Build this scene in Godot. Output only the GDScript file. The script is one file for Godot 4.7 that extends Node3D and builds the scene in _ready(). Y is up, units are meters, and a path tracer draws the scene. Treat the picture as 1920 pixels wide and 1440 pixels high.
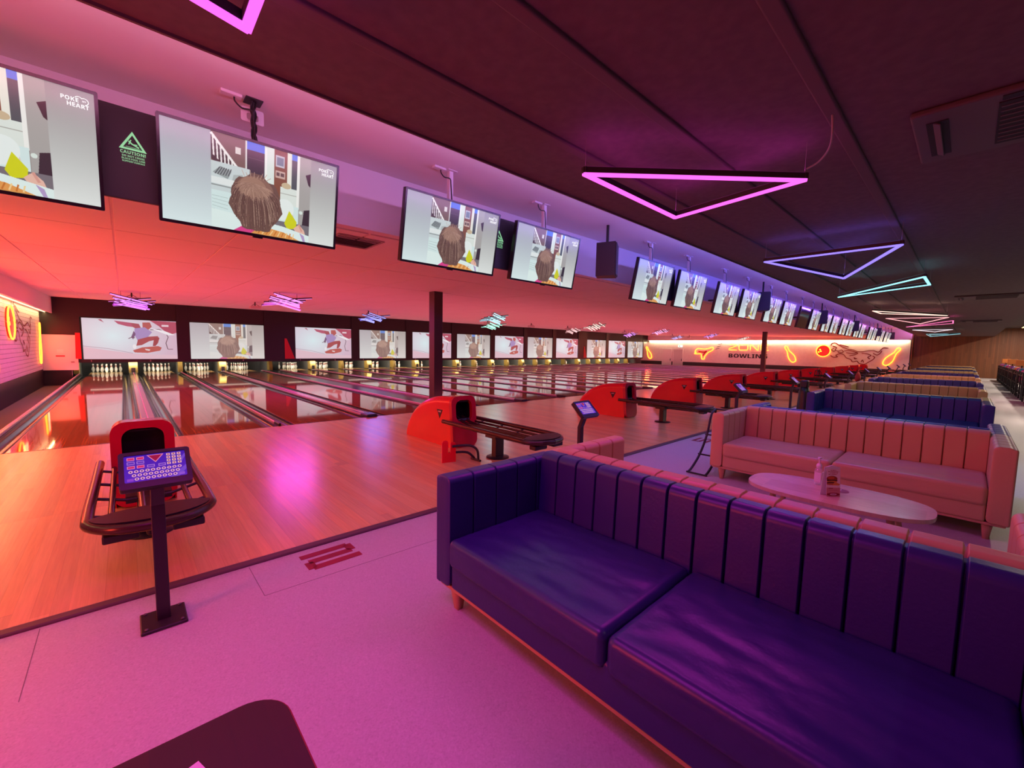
extends Node3D
# Bowling centre: seating in the foreground, 24 lanes with ball returns, hanging televisions, neon walls.
# X runs along the foul line, -Z runs down the lanes, y is up, metres.

const LEFT_X := -2.3
const END_X := 41.9
const FOUL_Z := -8.09
const APPROACH_Z := -3.09
const PIN_Z := -26.38
const MASK_Z := -23.54
const HALF := 0.89
const LANE_W := 1.066
const ORD := ["first", "second", "third", "fourth", "fifth", "sixth", "seventh", "eighth", "ninth", "tenth", "eleventh", "twelfth", "thirteenth", "fourteenth", "fifteenth", "sixteenth", "seventeenth", "eighteenth", "nineteenth", "twentieth", "twenty-first", "twenty-second", "twenty-third", "twenty-fourth"]

var pair_x := []
var return_x := [0.09, 3.56, 7.97, 11.35, 14.72, 18.1, 21.45, 24.8, 28.2, 32.4, 35.8, 39.1]
var sofa_x := [1.22, 4.87, 8.97, 12.37, 15.8, 19.2, 22.6, 26.0, 29.4, 33.7, 37.1, 40.4]
var used := {}
var M := {}
var rng := RandomNumberGenerator.new()


class MB:
	var v := PackedVector3Array()
	var n := PackedVector3Array()
	var uv := PackedVector2Array()
	var col := PackedColorArray()
	var idx := PackedInt32Array()
	var c := Color.WHITE
	var colored := false

	func put(p: Vector3, nn: Vector3, t := Vector2.ZERO) -> int:
		v.append(p)
		n.append(nn)
		uv.append(t)
		col.append(c)
		return v.size() - 1

	func face(a: int, b: int, d: int) -> void:   # counter-clockwise seen from outside
		idx.append(a)
		idx.append(d)
		idx.append(b)

	func tri(a: Vector3, b: Vector3, d: Vector3) -> void:
		var nn := (b - a).cross(d - a).normalized()
		var k := put(a, nn)
		put(b, nn)
		put(d, nn)
		face(k, k + 1, k + 2)

	func quad(a: Vector3, b: Vector3, d: Vector3, e: Vector3) -> void:
		var nn := (b - a).cross(d - a).normalized()
		var k := put(a, nn, Vector2(0, 1))
		put(b, nn, Vector2(1, 1))
		put(d, nn, Vector2(1, 0))
		put(e, nn, Vector2(0, 0))
		face(k, k + 1, k + 2)
		face(k, k + 2, k + 3)

	func box(at: Vector3, size: Vector3, b := Basis()) -> MB:
		var h := size / 2.0
		var p := []
		for x in [-1, 1]:
			for y in [-1, 1]:
				for z in [-1, 1]:
					p.append(at + b * Vector3(h.x * x, h.y * y, h.z * z))
		quad(p[1], p[5], p[7], p[3])
		quad(p[4], p[0], p[2], p[6])
		quad(p[0], p[1], p[3], p[2])
		quad(p[5], p[4], p[6], p[7])
		quad(p[3], p[7], p[6], p[2])
		quad(p[0], p[4], p[5], p[1])
		return self

	func span(lo: Vector3, hi: Vector3) -> MB:
		return box((lo + hi) / 2.0, hi - lo)

	func ticks(h: float, r: float, extra: int) -> Array:
		var t := [-h, -h + r * 0.3, -h + r * 0.65, -h + r]
		for k in extra:
			t.append(lerpf(-h + r, h - r, (k + 1.0) / (extra + 1.0)))
		t.append_array([h - r, h - r * 0.65, h - r * 0.3, h])
		return t

	func rbox(at: Vector3, size: Vector3, r: float, b := Basis(), extra := 0, noise: FastNoiseLite = null, amp := 0.0) -> MB:
		var h := size / 2.0
		r = minf(r, minf(h.x, minf(h.y, h.z)) * 0.98)
		var inner := h - Vector3(r, r, r)
		for axis in 3:
			for sgn in [-1.0, 1.0]:
				var ua := (axis + 1) % 3
				var va := (axis + 2) % 3
				var tu := ticks(h[ua], r, extra)
				var tv := ticks(h[va], r, extra)
				var k0 := v.size()
				for i in tu.size():
					for j in tv.size():
						var p := Vector3.ZERO
						p[axis] = h[axis] * sgn
						p[ua] = tu[i]
						p[va] = tv[j]
						var q := p.clamp(-inner, inner)
						var d := (p - q).normalized()
						var pos := q + d * r
						if noise:
							pos += d * noise.get_noise_3d(pos.x * 150.0, pos.y * 90.0, pos.z * 55.0) * amp * minf(1.0, minf(h[ua] - absf(p[ua]), h[va] - absf(p[va])) / 0.05)
						put(at + b * pos, b * d)
				var w: int = tv.size()
				if noise:
					for i in range(4, tu.size() - 4):
						for j in range(4, w - 4):
							var k := k0 + i * w + j
							n[k] = ((v[k + w] - v[k - w]).cross(v[k + 1] - v[k - 1]) * sgn).normalized()
				for i in tu.size() - 1:
					for j in w - 1:
						var a: int = k0 + i * w + j
						if sgn > 0:
							face(a, a + w, a + w + 1)
							face(a, a + w + 1, a + 1)
						else:
							face(a, a + w + 1, a + w)
							face(a, a + 1, a + w + 1)
		return self

	func tube(pts: Array, r: float, seg := 8, closed := false, r_end := -1.0) -> MB:
		var k0 := v.size()
		var m := pts.size()
		var side := Vector3.ZERO
		for i in m:
			var a: Vector3 = pts[(i - 1 + m) % m] if closed or i > 0 else pts[i]
			var z: Vector3 = pts[(i + 1) % m] if closed or i < m - 1 else pts[i]
			var t := (z - a).normalized()
			if side == Vector3.ZERO:
				side = t.cross(Vector3.UP if absf(t.y) < 0.9 else Vector3.RIGHT).normalized()
			side = (side - t * side.dot(t)).normalized()
			var up := t.cross(side)
			var rr := r if r_end < 0 else lerpf(r, r_end, float(i) / maxf(1.0, m - 1.0))
			for s in seg:
				var w := TAU * s / seg
				var d := side * cos(w) + up * sin(w)
				put(pts[i] + d * rr, d)
		for i in (m if closed else m - 1):
			for s in seg:
				var a := k0 + i * seg + s
				var b := k0 + i * seg + (s + 1) % seg
				var d := k0 + ((i + 1) % m) * seg + (s + 1) % seg
				var e := k0 + ((i + 1) % m) * seg + s
				face(a, b, d)
				face(a, d, e)
		if not closed:
			for end in [0, m - 1]:
				var t: Vector3 = (pts[1] - pts[0]).normalized() * -1.0 if end == 0 else (pts[m - 1] - pts[m - 2]).normalized()
				var k := put(pts[end], t)
				for s in seg:
					put(v[k0 + end * seg + s], t)
				for s in seg:
					if end == 0:
						face(k, k + 1 + (s + 1) % seg, k + 1 + s)
					else:
						face(k, k + 1 + s, k + 1 + (s + 1) % seg)
		return self

	func lathe(prof: Array, seg: int, at := Vector3.ZERO, b := Basis(), tints := []) -> MB:   # prof: Vector2(radius, y) from the bottom up
		var k0 := v.size()
		for i in prof.size():
			var a: Vector2 = prof[maxi(i - 1, 0)]
			var z: Vector2 = prof[mini(i + 1, prof.size() - 1)]
			var t := (z - a).normalized()
			if tints:
				c = tints[i]
			for s in seg:
				var w := TAU * s / seg
				var nn := Vector3(cos(w) * t.y, -t.x, sin(w) * t.y)
				put(at + b * Vector3(cos(w) * prof[i].x, prof[i].y, sin(w) * prof[i].x), b * nn)
		for i in prof.size() - 1:
			for s in seg:
				var a := k0 + i * seg + s
				var d := k0 + i * seg + (s + 1) % seg
				face(a, a + seg, d + seg)
				face(a, d + seg, d)
		return self

	func extrude(poly: PackedVector2Array, depth: float, at := Vector3.ZERO, b := Basis()) -> MB:   # polygon in xy, thickness along z, centred
		if Geometry2D.is_polygon_clockwise(poly):
			poly.reverse()
		var tris := Geometry2D.triangulate_polygon(poly)
		var h := depth / 2.0
		for i in range(0, tris.size(), 3):
			var p := poly[tris[i]]
			var q := poly[tris[i + 1]]
			var r := poly[tris[i + 2]]
			if (q - p).cross(r - p) < 0:
				var s := q
				q = r
				r = s
			tri(at + b * Vector3(p.x, p.y, h), at + b * Vector3(q.x, q.y, h), at + b * Vector3(r.x, r.y, h))
			tri(at + b * Vector3(p.x, p.y, -h), at + b * Vector3(r.x, r.y, -h), at + b * Vector3(q.x, q.y, -h))
		for i in poly.size():
			var p := poly[i]
			var q := poly[(i + 1) % poly.size()]
			quad(at + b * Vector3(p.x, p.y, -h), at + b * Vector3(q.x, q.y, -h), at + b * Vector3(q.x, q.y, h), at + b * Vector3(p.x, p.y, h))
		return self

	func ring(outer: PackedVector2Array, hole: PackedVector2Array, depth: float, at := Vector3.ZERO, b := Basis()) -> MB:   # two outlines with the same number of points, counter-clockwise
		var h := depth / 2.0
		var m := outer.size()
		for i in m:
			var j := (i + 1) % m
			var o := [outer[i], outer[j], hole[j], hole[i]]
			var f := []
			var k := []
			for p in o:
				f.append(at + b * Vector3(p.x, p.y, h))
				k.append(at + b * Vector3(p.x, p.y, -h))
			quad(f[0], f[1], f[2], f[3])
			quad(k[1], k[0], k[3], k[2])
			quad(k[0], k[1], f[1], f[0])
			quad(k[2], k[3], f[3], f[2])
		return self

	func grid(rows: Array) -> MB:   # a sheet through rows of points, smooth
		var k0 := v.size()
		var w: int = rows[0].size()
		for i in rows.size():
			for j in w:
				var du: Vector3 = rows[mini(i + 1, rows.size() - 1)][j] - rows[maxi(i - 1, 0)][j]
				var dv: Vector3 = rows[i][mini(j + 1, w - 1)] - rows[i][maxi(j - 1, 0)]
				put(rows[i][j], dv.cross(du).normalized())
		for i in rows.size() - 1:
			for j in w - 1:
				var a := k0 + i * w + j
				face(a, a + 1, a + w + 1)
				face(a, a + w + 1, a + w)
		return self

	func mesh() -> ArrayMesh:
		var a := []
		a.resize(Mesh.ARRAY_MAX)
		a[Mesh.ARRAY_VERTEX] = v
		a[Mesh.ARRAY_NORMAL] = n
		a[Mesh.ARRAY_TEX_UV] = uv
		if colored:
			a[Mesh.ARRAY_COLOR] = col
		a[Mesh.ARRAY_INDEX] = idx
		var m := ArrayMesh.new()
		m.add_surface_from_arrays(Mesh.PRIMITIVE_TRIANGLES, a)
		return m


# ---------------------------------------------------------------- nodes
func numbered(called: String) -> String:
	var k: int = used.get(called, 0)
	used[called] = k + 1
	return called if k == 0 else "%s_%03d" % [called, k]


func part(parent: Node, called: String, what, m: Material, at := Transform3D()) -> MeshInstance3D:
	var o := MeshInstance3D.new()
	o.name = called
	o.mesh = what.mesh() if what is MB else what
	o.material_override = m
	o.transform = at
	parent.add_child(o, true)
	return o


func tag(o: Node, label: String, category: String, group := "") -> Node:
	o.set_meta("label", label)
	o.set_meta("category", category)
	if group:
		o.set_meta("group", group)
	return o


func thing(called: String, label: String, category: String, at := Vector3.ZERO, turn := 0.0, group := "") -> Node3D:
	var o := Node3D.new()
	o.name = numbered(called)
	add_child(o)
	o.position = at
	o.rotation.y = turn
	tag(o, label, category, group)
	return o


func single(called: String, what, m: Material, label: String, category: String, at := Vector3.ZERO, group := "") -> MeshInstance3D:
	var o := part(self, numbered(called), what, m, Transform3D(Basis(), at))
	tag(o, label, category, group)
	return o


func struct(called: String, what, m: Material) -> MeshInstance3D:
	var o := part(self, numbered(called), what, m)
	o.set_meta("kind", "structure")
	return o


func copy(root: Node3D, label: String, at: Vector3, turn := 0.0) -> Node3D:
	var base := str(root.name)
	var re := RegEx.create_from_string("_\\d{3}$")
	var r: Node3D = root.duplicate()
	r.name = numbered(re.sub(base, ""))
	add_child(r)
	r.position = at
	r.rotation.y = turn
	r.set_meta("label", label)
	return r


func area(at: Vector3, dir: Vector3, along: Vector3, size: Vector2, c: Color, energy: float) -> AreaLight3D:
	var l := AreaLight3D.new()
	l.name = numbered("area_light")
	var z := -dir.normalized()
	var x := (along - z * along.dot(z)).normalized()
	l.transform = Transform3D(Basis(x, z.cross(x), z), at)
	l.area_size = size
	l.light_color = c
	l.light_energy = energy
	l.area_range = 60.0
	l.area_attenuation = 2.0
	l.shadow_enabled = true
	add_child(l)
	return l


# ---------------------------------------------------------------- materials
func lin(r: float, g: float, b: float) -> Color:
	return Color(r, g, b).linear_to_srgb()


func mat(called: String, c: Color, rough := 0.6, metal := 0.0) -> StandardMaterial3D:
	var m := StandardMaterial3D.new()
	m.resource_name = called
	m.albedo_color = c.linear_to_srgb()
	m.roughness = rough
	m.metallic = metal
	M[called] = m
	return m


func glow(called: String, c: Color, energy: float) -> StandardMaterial3D:   # c is a linear colour
	var m := mat(called, Color(0.06, 0.06, 0.06), 0.5)
	m.emission_enabled = true
	m.emission = c.linear_to_srgb()
	m.emission_energy_multiplier = energy
	return m


func noise_tex(freq: float, size: int, ramp: Array, seed_ := 1, kind := FastNoiseLite.TYPE_SIMPLEX_SMOOTH, octaves := 4) -> NoiseTexture2D:
	var f := FastNoiseLite.new()
	f.noise_type = kind
	f.frequency = freq
	f.seed = seed_
	f.fractal_octaves = octaves
	var t := NoiseTexture2D.new()
	t.width = size
	t.height = size
	t.seamless = true
	t.noise = f
	var g := Gradient.new()
	g.offsets = PackedFloat32Array(range(ramp.size()).map(func(k): return float(k) / (ramp.size() - 1)))
	g.colors = PackedColorArray(ramp)
	t.color_ramp = g
	return t


func bump_tex(freq: float, size: int, strength: float, seed_ := 3) -> NoiseTexture2D:
	var t := noise_tex(freq, size, [Color.BLACK, Color.WHITE], seed_)
	t.color_ramp = null
	t.as_normal_map = true
	t.bump_strength = strength
	return t


func tri(m: StandardMaterial3D, scale: float) -> StandardMaterial3D:
	m.uv1_triplanar = true
	m.uv1_world_triplanar = true
	m.uv1_scale = Vector3(scale, scale, scale)
	return m


func board_image(w: int, h: int, boards: int, base: Color, spread: float, seed_: int, joint: float) -> ImageTexture:
	# wood strips running along v, each with its own tone, fine grain and staggered butt joints
	var im := Image.create(w, h, false, Image.FORMAT_RGB8)
	var r := RandomNumberGenerator.new()
	r.seed = seed_
	var f := FastNoiseLite.new()
	f.seed = seed_
	f.frequency = 0.02
	var bw := float(w) / boards
	for b in boards:
		var y := 0
		while y < h:
			var ln := r.randi_range(h / 3, h)
			var tone := 1.0 + r.randf_range(-spread, spread)
			var warm := r.randf_range(-0.03, 0.03)
			for yy in range(y, mini(y + ln, h)):
				for x in range(int(b * bw), int((b + 1) * bw)):
					var g := 1.0 + 0.045 * f.get_noise_2d(x * 6.0, yy * 0.6) + 0.025 * f.get_noise_2d(x * 30.0, yy * 1.2)
					var e := joint if x == int(b * bw) or yy == y else 1.0
					var k := tone * g * e
					im.set_pixel(x, yy, Color(clampf(base.r * k * (1 + warm), 0, 1), clampf(base.g * k, 0, 1), clampf(base.b * k * (1 - warm), 0, 1)))
			y += ln
	return ImageTexture.create_from_image(im)


# ---------------------------------------------------------------- flat pictures for screens and prints
func ppoly(im: Image, pts: Array, c: Color) -> void:
	var w := im.get_width()
	var h := im.get_height()
	var lo := 1e9
	var hi := -1e9
	for p in pts:
		lo = minf(lo, p[1] * h)
		hi = maxf(hi, p[1] * h)
	for y in range(maxi(0, int(lo)), mini(h, int(ceil(hi)))):
		var xs := []
		for i in pts.size():
			var ax: float = pts[i][0] * w
			var ay: float = pts[i][1] * h
			var q: Array = pts[(i + 1) % pts.size()]
			var bx: float = q[0] * w
			var by: float = q[1] * h
			var yc := y + 0.5
			if (ay <= yc) != (by <= yc):
				xs.append(ax + (yc - ay) / (by - ay) * (bx - ax))
		xs.sort()
		for k in range(0, xs.size() - 1, 2):
			var x0 := int(round(xs[k]))
			var x1 := int(round(xs[k + 1]))
			if x1 > x0:
				im.fill_rect(Rect2i(x0, y, x1 - x0, 1).intersection(Rect2i(0, 0, w, h)), c)


func pell(im: Image, cx: float, cy: float, rx: float, ry: float, c: Color, turn := 0.0) -> void:
	var pts := []
	for k in 28:
		var a := TAU * k / 28
		var p := Vector2(cos(a) * rx, sin(a) * ry * im.get_height() / im.get_width()).rotated(turn)
		pts.append([cx + p.x, cy + p.y * im.get_width() / im.get_height()])
	ppoly(im, pts, c)


func prect(im: Image, x0: float, y0: float, x1: float, y1: float, c: Color) -> void:
	ppoly(im, [[x0, y0], [x1, y0], [x1, y1], [x0, y1]], c)


func pline(im: Image, pts: Array, wd: float, c: Color) -> void:
	var asp := float(im.get_width()) / im.get_height()
	for i in pts.size() - 1:
		var a := Vector2(pts[i][0], pts[i][1] / asp)
		var b := Vector2(pts[i + 1][0], pts[i + 1][1] / asp)
		var s := (b - a).orthogonal().normalized() * wd / 2.0
		ppoly(im, [[a.x + s.x, (a.y + s.y) * asp], [b.x + s.x, (b.y + s.y) * asp], [b.x - s.x, (b.y - s.y) * asp], [a.x - s.x, (a.y - s.y) * asp]], c)


func c8(r: int, g: int, b: int) -> Color:
	return Color(r / 255.0, g / 255.0, b / 255.0)


func picture_home(washed := false) -> ImageTexture:
	var im := Image.create(640, 360, false, Image.FORMAT_RGB8)
	for y in 360:
		var k := y / 360.0
		im.fill_rect(Rect2i(0, y, 155, 1), c8(164, 168, 178).lerp(c8(224, 242, 242), k))
		im.fill_rect(Rect2i(155, y, 372, 1), c8(120, 100, 92))
		im.fill_rect(Rect2i(527, y, 113, 1), c8(152, 152, 150).lerp(c8(230, 236, 232), k))
	prect(im, 0.242, 0.0, 0.43, 0.5, c8(118, 94, 84))
	prect(im, 0.37, 0.10, 0.40, 0.17, c8(225, 222, 215))
	ppoly(im, [[0.242, 0.0], [0.42, 0.40], [0.36, 0.45], [0.242, 0.28]], c8(66, 54, 52))
	for k in 9:
		var x := 0.247 + k * 0.020
		var top := 0.03 + (x - 0.242) * 2.1
		ppoly(im, [[x, top], [x + 0.009, top + 0.01], [x + 0.014, top + 0.21 - k * 0.012], [x + 0.005, top + 0.20 - k * 0.012]], c8(240, 240, 235))
	pline(im, [[0.242, 0.02], [0.43, 0.42]], 0.014, c8(246, 246, 242))
	prect(im, 0.425, 0.0, 0.435, 0.4, c8(225, 228, 222))
	prect(im, 0.435, 0.0, 0.535, 0.52, c8(58, 54, 62))
	prect(im, 0.435, 0.0, 0.535, 0.09, c8(50, 120, 235))  # blue LED reflection on the glass, painted into the picture
	prect(im, 0.44, 0.17, 0.53, 0.175, c8(90, 86, 90))
	prect(im, 0.44, 0.33, 0.53, 0.337, c8(110, 104, 100))
	prect(im, 0.535, 0.0, 0.592, 0.60, c8(226, 240, 232))
	prect(im, 0.538, 0.02, 0.548, 0.6, c8(246, 250, 246))
	prect(im, 0.592, 0.0, 0.675, 0.60, c8(132, 82, 58))
	prect(im, 0.60, 0.06, 0.655, 0.19, c8(196, 200, 208))
	prect(im, 0.608, 0.08, 0.648, 0.17, c8(110, 130, 150))
	prect(im, 0.60, 0.23, 0.66, 0.31, c8(206, 180, 165))
	prect(im, 0.606, 0.25, 0.625, 0.29, c8(96, 74, 70))
	prect(im, 0.632, 0.25, 0.653, 0.29, c8(96, 74, 70))
	prect(im, 0.672, 0.0, 0.70, 0.52, c8(238, 240, 226))
	prect(im, 0.70, 0.0, 0.735, 0.50, c8(74, 88, 92))
	prect(im, 0.70, 0.0, 0.735, 0.07, c8(60, 130, 235))  # same painted blue reflection, over the dark window
	prect(im, 0.735, 0.0, 0.752, 0.62, c8(244, 246, 240))
	prect(im, 0.752, 0.0, 0.824, 0.90, c8(172, 170, 166))
	ppoly(im, [[0.79, 0.20], [0.824, 0.17], [0.824, 0.33], [0.81, 0.31]], c8(48, 42, 44))
	ppoly(im, [[0.785, 0.62], [0.824, 0.60], [0.824, 0.88], [0.775, 0.80]], c8(56, 48, 56))
	pell(im, 0.765, 0.655, 0.012, 0.021, c8(222, 236, 228))
	prect(im, 0.632, 0.40, 0.735, 0.60, c8(226, 236, 228))
	prect(im, 0.632, 0.47, 0.735, 0.477, c8(176, 178, 170))
	pell(im, 0.668, 0.38, 0.03, 0.035, c8(205, 186, 150))
	prect(im, 0.242, 0.30, 0.45, 0.62, c8(206, 220, 220))
	ppoly(im, [[0.25, 0.42], [0.29, 0.34], [0.35, 0.37], [0.33, 0.46]], c8(150, 164, 162))
	for k in 6:
		pline(im, [[0.262 + k * 0.014, 0.43], [0.288 + k * 0.012, 0.35]], 0.005, c8(80, 88, 92))
	ppoly(im, [[0.36, 0.40], [0.41, 0.38], [0.42, 0.50], [0.35, 0.49]], c8(178, 190, 188))
	prect(im, 0.242, 0.46, 0.46, 0.53, c8(232, 240, 238))
	prect(im, 0.242, 0.54, 0.46, 0.552, c8(150, 160, 158))
	prect(im, 0.242, 0.60, 0.75, 1.0, c8(216, 238, 236))
	for k in 5:
		pline(im, [[0.245, 0.66 + k * 0.035], [0.33, 0.665 + k * 0.04]], 0.003, c8(180, 200, 198))
	ppoly(im, [[0.58, 0.55], [0.70, 0.60], [0.72, 0.72], [0.60, 0.70]], c8(226, 214, 206))
	prect(im, 0.60, 0.80, 0.824, 1.0, c8(120, 116, 122))
	pell(im, 0.655, 0.66, 0.062, 0.13, c8(236, 246, 242), 0.5)
	ppoly(im, [[0.66, 0.82], [0.69, 0.66], [0.74, 0.78], [0.735, 0.86], [0.68, 0.88]], c8(214, 216, 30))
	ppoly(im, [[0.72, 0.86], [0.755, 0.80], [0.79, 0.86], [0.80, 0.92], [0.74, 0.91]], c8(236, 190, 172))
	pline(im, [[0.755, 0.80], [0.775, 0.88]], 0.012, c8(220, 160, 146))
	ppoly(im, [[0.242, 0.80], [0.65, 0.86], [0.824, 0.92], [0.824, 1.0], [0.242, 1.0]], c8(228, 246, 242))
	ppoly(im, [[0.36, 1.0], [0.42, 0.92], [0.63, 0.93], [0.66, 1.0]], c8(222, 70, 140))
	ppoly(im, [[0.46, 1.0], [0.52, 0.90], [0.66, 0.93], [0.76, 1.0]], c8(232, 160, 84))
	for k in 10:
		pline(im, [[0.50 + k * 0.024, 0.99], [0.525 + k * 0.022, 0.93]], 0.006, c8(248, 214, 150) if k % 2 else c8(206, 120, 50))
	ppoly(im, [[0.76, 0.90], [0.79, 0.93], [0.80, 1.0], [0.785, 1.0]], c8(182, 160, 206))
	var hair := []
	for k in 36:
		var a := TAU * k / 36
		var wob := 1.0 + 0.05 * sin(a * 7.0) + 0.03 * sin(a * 13.0)
		hair.append([0.49 + 0.150 * cos(a) * wob, 0.655 + 0.32 * sin(a) * wob])
	ppoly(im, hair, c8(112, 84, 74))
	pell(im, 0.485, 0.50, 0.105, 0.14, c8(140, 106, 90))
	pell(im, 0.47, 0.47, 0.075, 0.095, c8(162, 126, 106))
	pell(im, 0.465, 0.49, 0.04, 0.05, c8(196, 160, 140))
	var f := RandomNumberGenerator.new()
	f.seed = 5
	for k in 340:
		var a := f.randf_range(-0.25, PI + 0.25)
		var e := Vector2(0.49 + 0.147 * cos(a) * f.randf_range(0.75, 1.0), 0.655 + 0.32 * sin(a) * f.randf_range(0.72, 1.02))
		var s := Vector2(0.462 + f.randf_range(-0.012, 0.012), 0.455 + f.randf_range(-0.02, 0.02))
		var c := Vector2(0.478 + 0.155 * cos(a) * f.randf_range(0.7, 1.0), 0.46 + 0.05 * sin(a) + f.randf_range(-0.03, 0.06))
		var p := []
		for j in 7:
			var u := j / 6.0
			var q := s.lerp(c, u).lerp(c.lerp(e, u), u)
			p.append([q.x, q.y])
		var tone := f.randf()
		var dark := c8(84, 60, 54).lerp(c8(132, 100, 88), tone)
		pline(im, p.slice(0, 4), 0.0024, c8(142, 108, 92).lerp(c8(186, 150, 130), tone))
		pline(im, p.slice(3), 0.0026, dark if k % 7 else c8(176, 146, 128))
	for k in 8:
		pline(im, [[0.42 + k * 0.018, 0.38], [0.405 + k * 0.024, 0.32 + 0.02 * sin(k * 2.0)]], 0.003, c8(190, 160, 140))
	if washed:   # projected version: pale, low in contrast
		im.resize(320, 180)
		for y in 180:
			for x in 320:
				im.set_pixel(x, y, im.get_pixel(x, y).lerp(c8(236, 206, 200), 0.36))
	return ImageTexture.create_from_image(im)


func picture_skate() -> ImageTexture:
	var im := Image.create(512, 288, false, Image.FORMAT_RGB8)
	for y in 288:
		for x in 512:
			var d := Vector2(x / 512.0 - 0.30, (y / 288.0 - 0.42) * 0.7).length()
			im.set_pixel(x, y, c8(228, 246, 250).lerp(c8(222, 190, 208), clampf(d * 1.5, 0, 1)))
	ppoly(im, [[0.0, 0.70], [0.5, 0.86], [1.0, 0.90], [1.0, 1.0], [0.0, 1.0]], c8(232, 196, 208))
	pline(im, [[0.0, 0.68], [0.25, 0.74], [0.5, 0.85]], 0.008, c8(196, 170, 184))
	ppoly(im, [[0.32, 0.04], [0.5, 0.08], [0.60, 0.20], [0.45, 0.17], [0.36, 0.12]], c8(190, 96, 118))
	ppoly(im, [[0.70, 0.0], [1.0, 0.02], [1.0, 0.30], [0.94, 0.34], [0.86, 0.26], [0.80, 0.14]], c8(188, 88, 108))
	ppoly(im, [[0.16, 0.03], [0.22, 0.10], [0.19, 0.02]], c8(180, 96, 116))
	prect(im, 0.83, 0.10, 0.91, 0.15, c8(238, 214, 222))
	ppoly(im, [[0.50, 0.08], [0.58, 0.10], [0.60, 0.20], [0.56, 0.24], [0.51, 0.18]], c8(176, 92, 100))
	ppoly(im, [[0.62, 0.06], [0.70, 0.05], [0.72, 0.16], [0.67, 0.26], [0.62, 0.20]], c8(190, 100, 96))
	ppoly(im, [[0.53, 0.22], [0.64, 0.18], [0.72, 0.30], [0.66, 0.46], [0.56, 0.54], [0.53, 0.40]], c8(176, 150, 200))
	ppoly(im, [[0.52, 0.28], [0.54, 0.36], [0.51, 0.50], [0.49, 0.44]], c8(128, 96, 128))
	ppoly(im, [[0.56, 0.50], [0.68, 0.42], [0.78, 0.40], [0.80, 0.47], [0.68, 0.54], [0.60, 0.64], [0.54, 0.66]], c8(178, 88, 90))
	ppoly(im, [[0.74, 0.44], [0.80, 0.44], [0.78, 0.58], [0.75, 0.66], [0.72, 0.66]], c8(170, 80, 84))
	ppoly(im, [[0.50, 0.78], [0.60, 0.70], [0.78, 0.66], [0.82, 0.70], [0.80, 0.78], [0.66, 0.84], [0.52, 0.83]], c8(196, 100, 92))
	ppoly(im, [[0.63, 0.73], [0.69, 0.75], [0.68, 0.79], [0.64, 0.77]], c8(236, 216, 214))
	pell(im, 0.52, 0.68, 0.02, 0.06, c8(246, 240, 244))
	pline(im, [[0.70, 0.24], [0.80, 0.22], [0.87, 0.30], [0.90, 0.42], [0.87, 0.58], [0.89, 0.74], [0.95, 0.74]], 0.009, c8(108, 84, 96))
	pline(im, [[0.46, 0.48], [0.50, 0.44], [0.53, 0.46]], 0.010, c8(116, 88, 104))
	ppoly(im, [[0.70, 0.20], [0.86, 0.26], [0.98, 0.36], [0.90, 0.37], [0.78, 0.27]], c8(250, 244, 248))
	return ImageTexture.create_from_image(im)


func picture_keys() -> ImageTexture:
	var im := Image.create(320, 192, false, Image.FORMAT_RGB8)
	for y in 192:
		im.fill_rect(Rect2i(0, y, 320, 1), c8(60, 24, 190).lerp(c8(88, 40, 205), y / 192.0))
	ppoly(im, [[0.70, 1.0], [1.0, 0.55], [1.0, 0.72], [0.85, 1.0]], c8(120, 80, 220))
	ppoly(im, [[0.90, 0.30], [1.0, 0.10], [1.0, 0.22], [0.93, 0.42]], c8(120, 80, 220))
	ppoly(im, [[0.36, 0.04], [0.64, 0.04], [0.50, 0.34]], c8(250, 150, 190))
	ppoly(im, [[0.39, 0.065], [0.61, 0.065], [0.50, 0.30]], c8(170, 12, 60))
	for r in 3:
		for c in 2:
			var x := 0.05 + c * 0.15
			var y := 0.07 + r * 0.155
			var hot := r != 1
			prect(im, x, y, x + 0.12, y + 0.11, c8(250, 150, 205) if hot else c8(190, 140, 235))
			prect(im, x + 0.012, y + 0.02, x + 0.108, y + 0.09, c8(226, 36, 110) if hot else c8(96, 50, 200))
	for c in 2:
		prect(im, 0.36 + c * 0.18, 0.40, 0.48 + c * 0.18, 0.50, c8(196, 140, 235))
		prect(im, 0.372 + c * 0.18, 0.42, 0.468 + c * 0.18, 0.48, c8(96, 50, 200))
	for r in 4:
		for c in 3:
			var x := 0.68 + c * 0.09
			var y := 0.05 + r * 0.115
			prect(im, x, y, x + 0.065, y + 0.085, c8(255, 196, 205))
			pell(im, x + 0.033, y + 0.042, 0.012, 0.024, c8(150, 20, 70))
	for r in 3:
		for c in [10, 9, 8][r]:
			var x: float = 0.10 + c * 0.087 + [0.0, 0.05, 0.09][r]
			var y: float = 0.60 + r * 0.135
			pell(im, x, y, 0.036, 0.052, c8(250, 186, 225))
			pell(im, x, y, 0.014, 0.026, c8(80, 20, 130))
	prect(im, 0.04, 0.84, 0.14, 0.93, c8(150, 70, 215))
	prect(im, 0.86, 0.84, 0.96, 0.93, c8(150, 90, 225))
	return ImageTexture.create_from_image(im)


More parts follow.
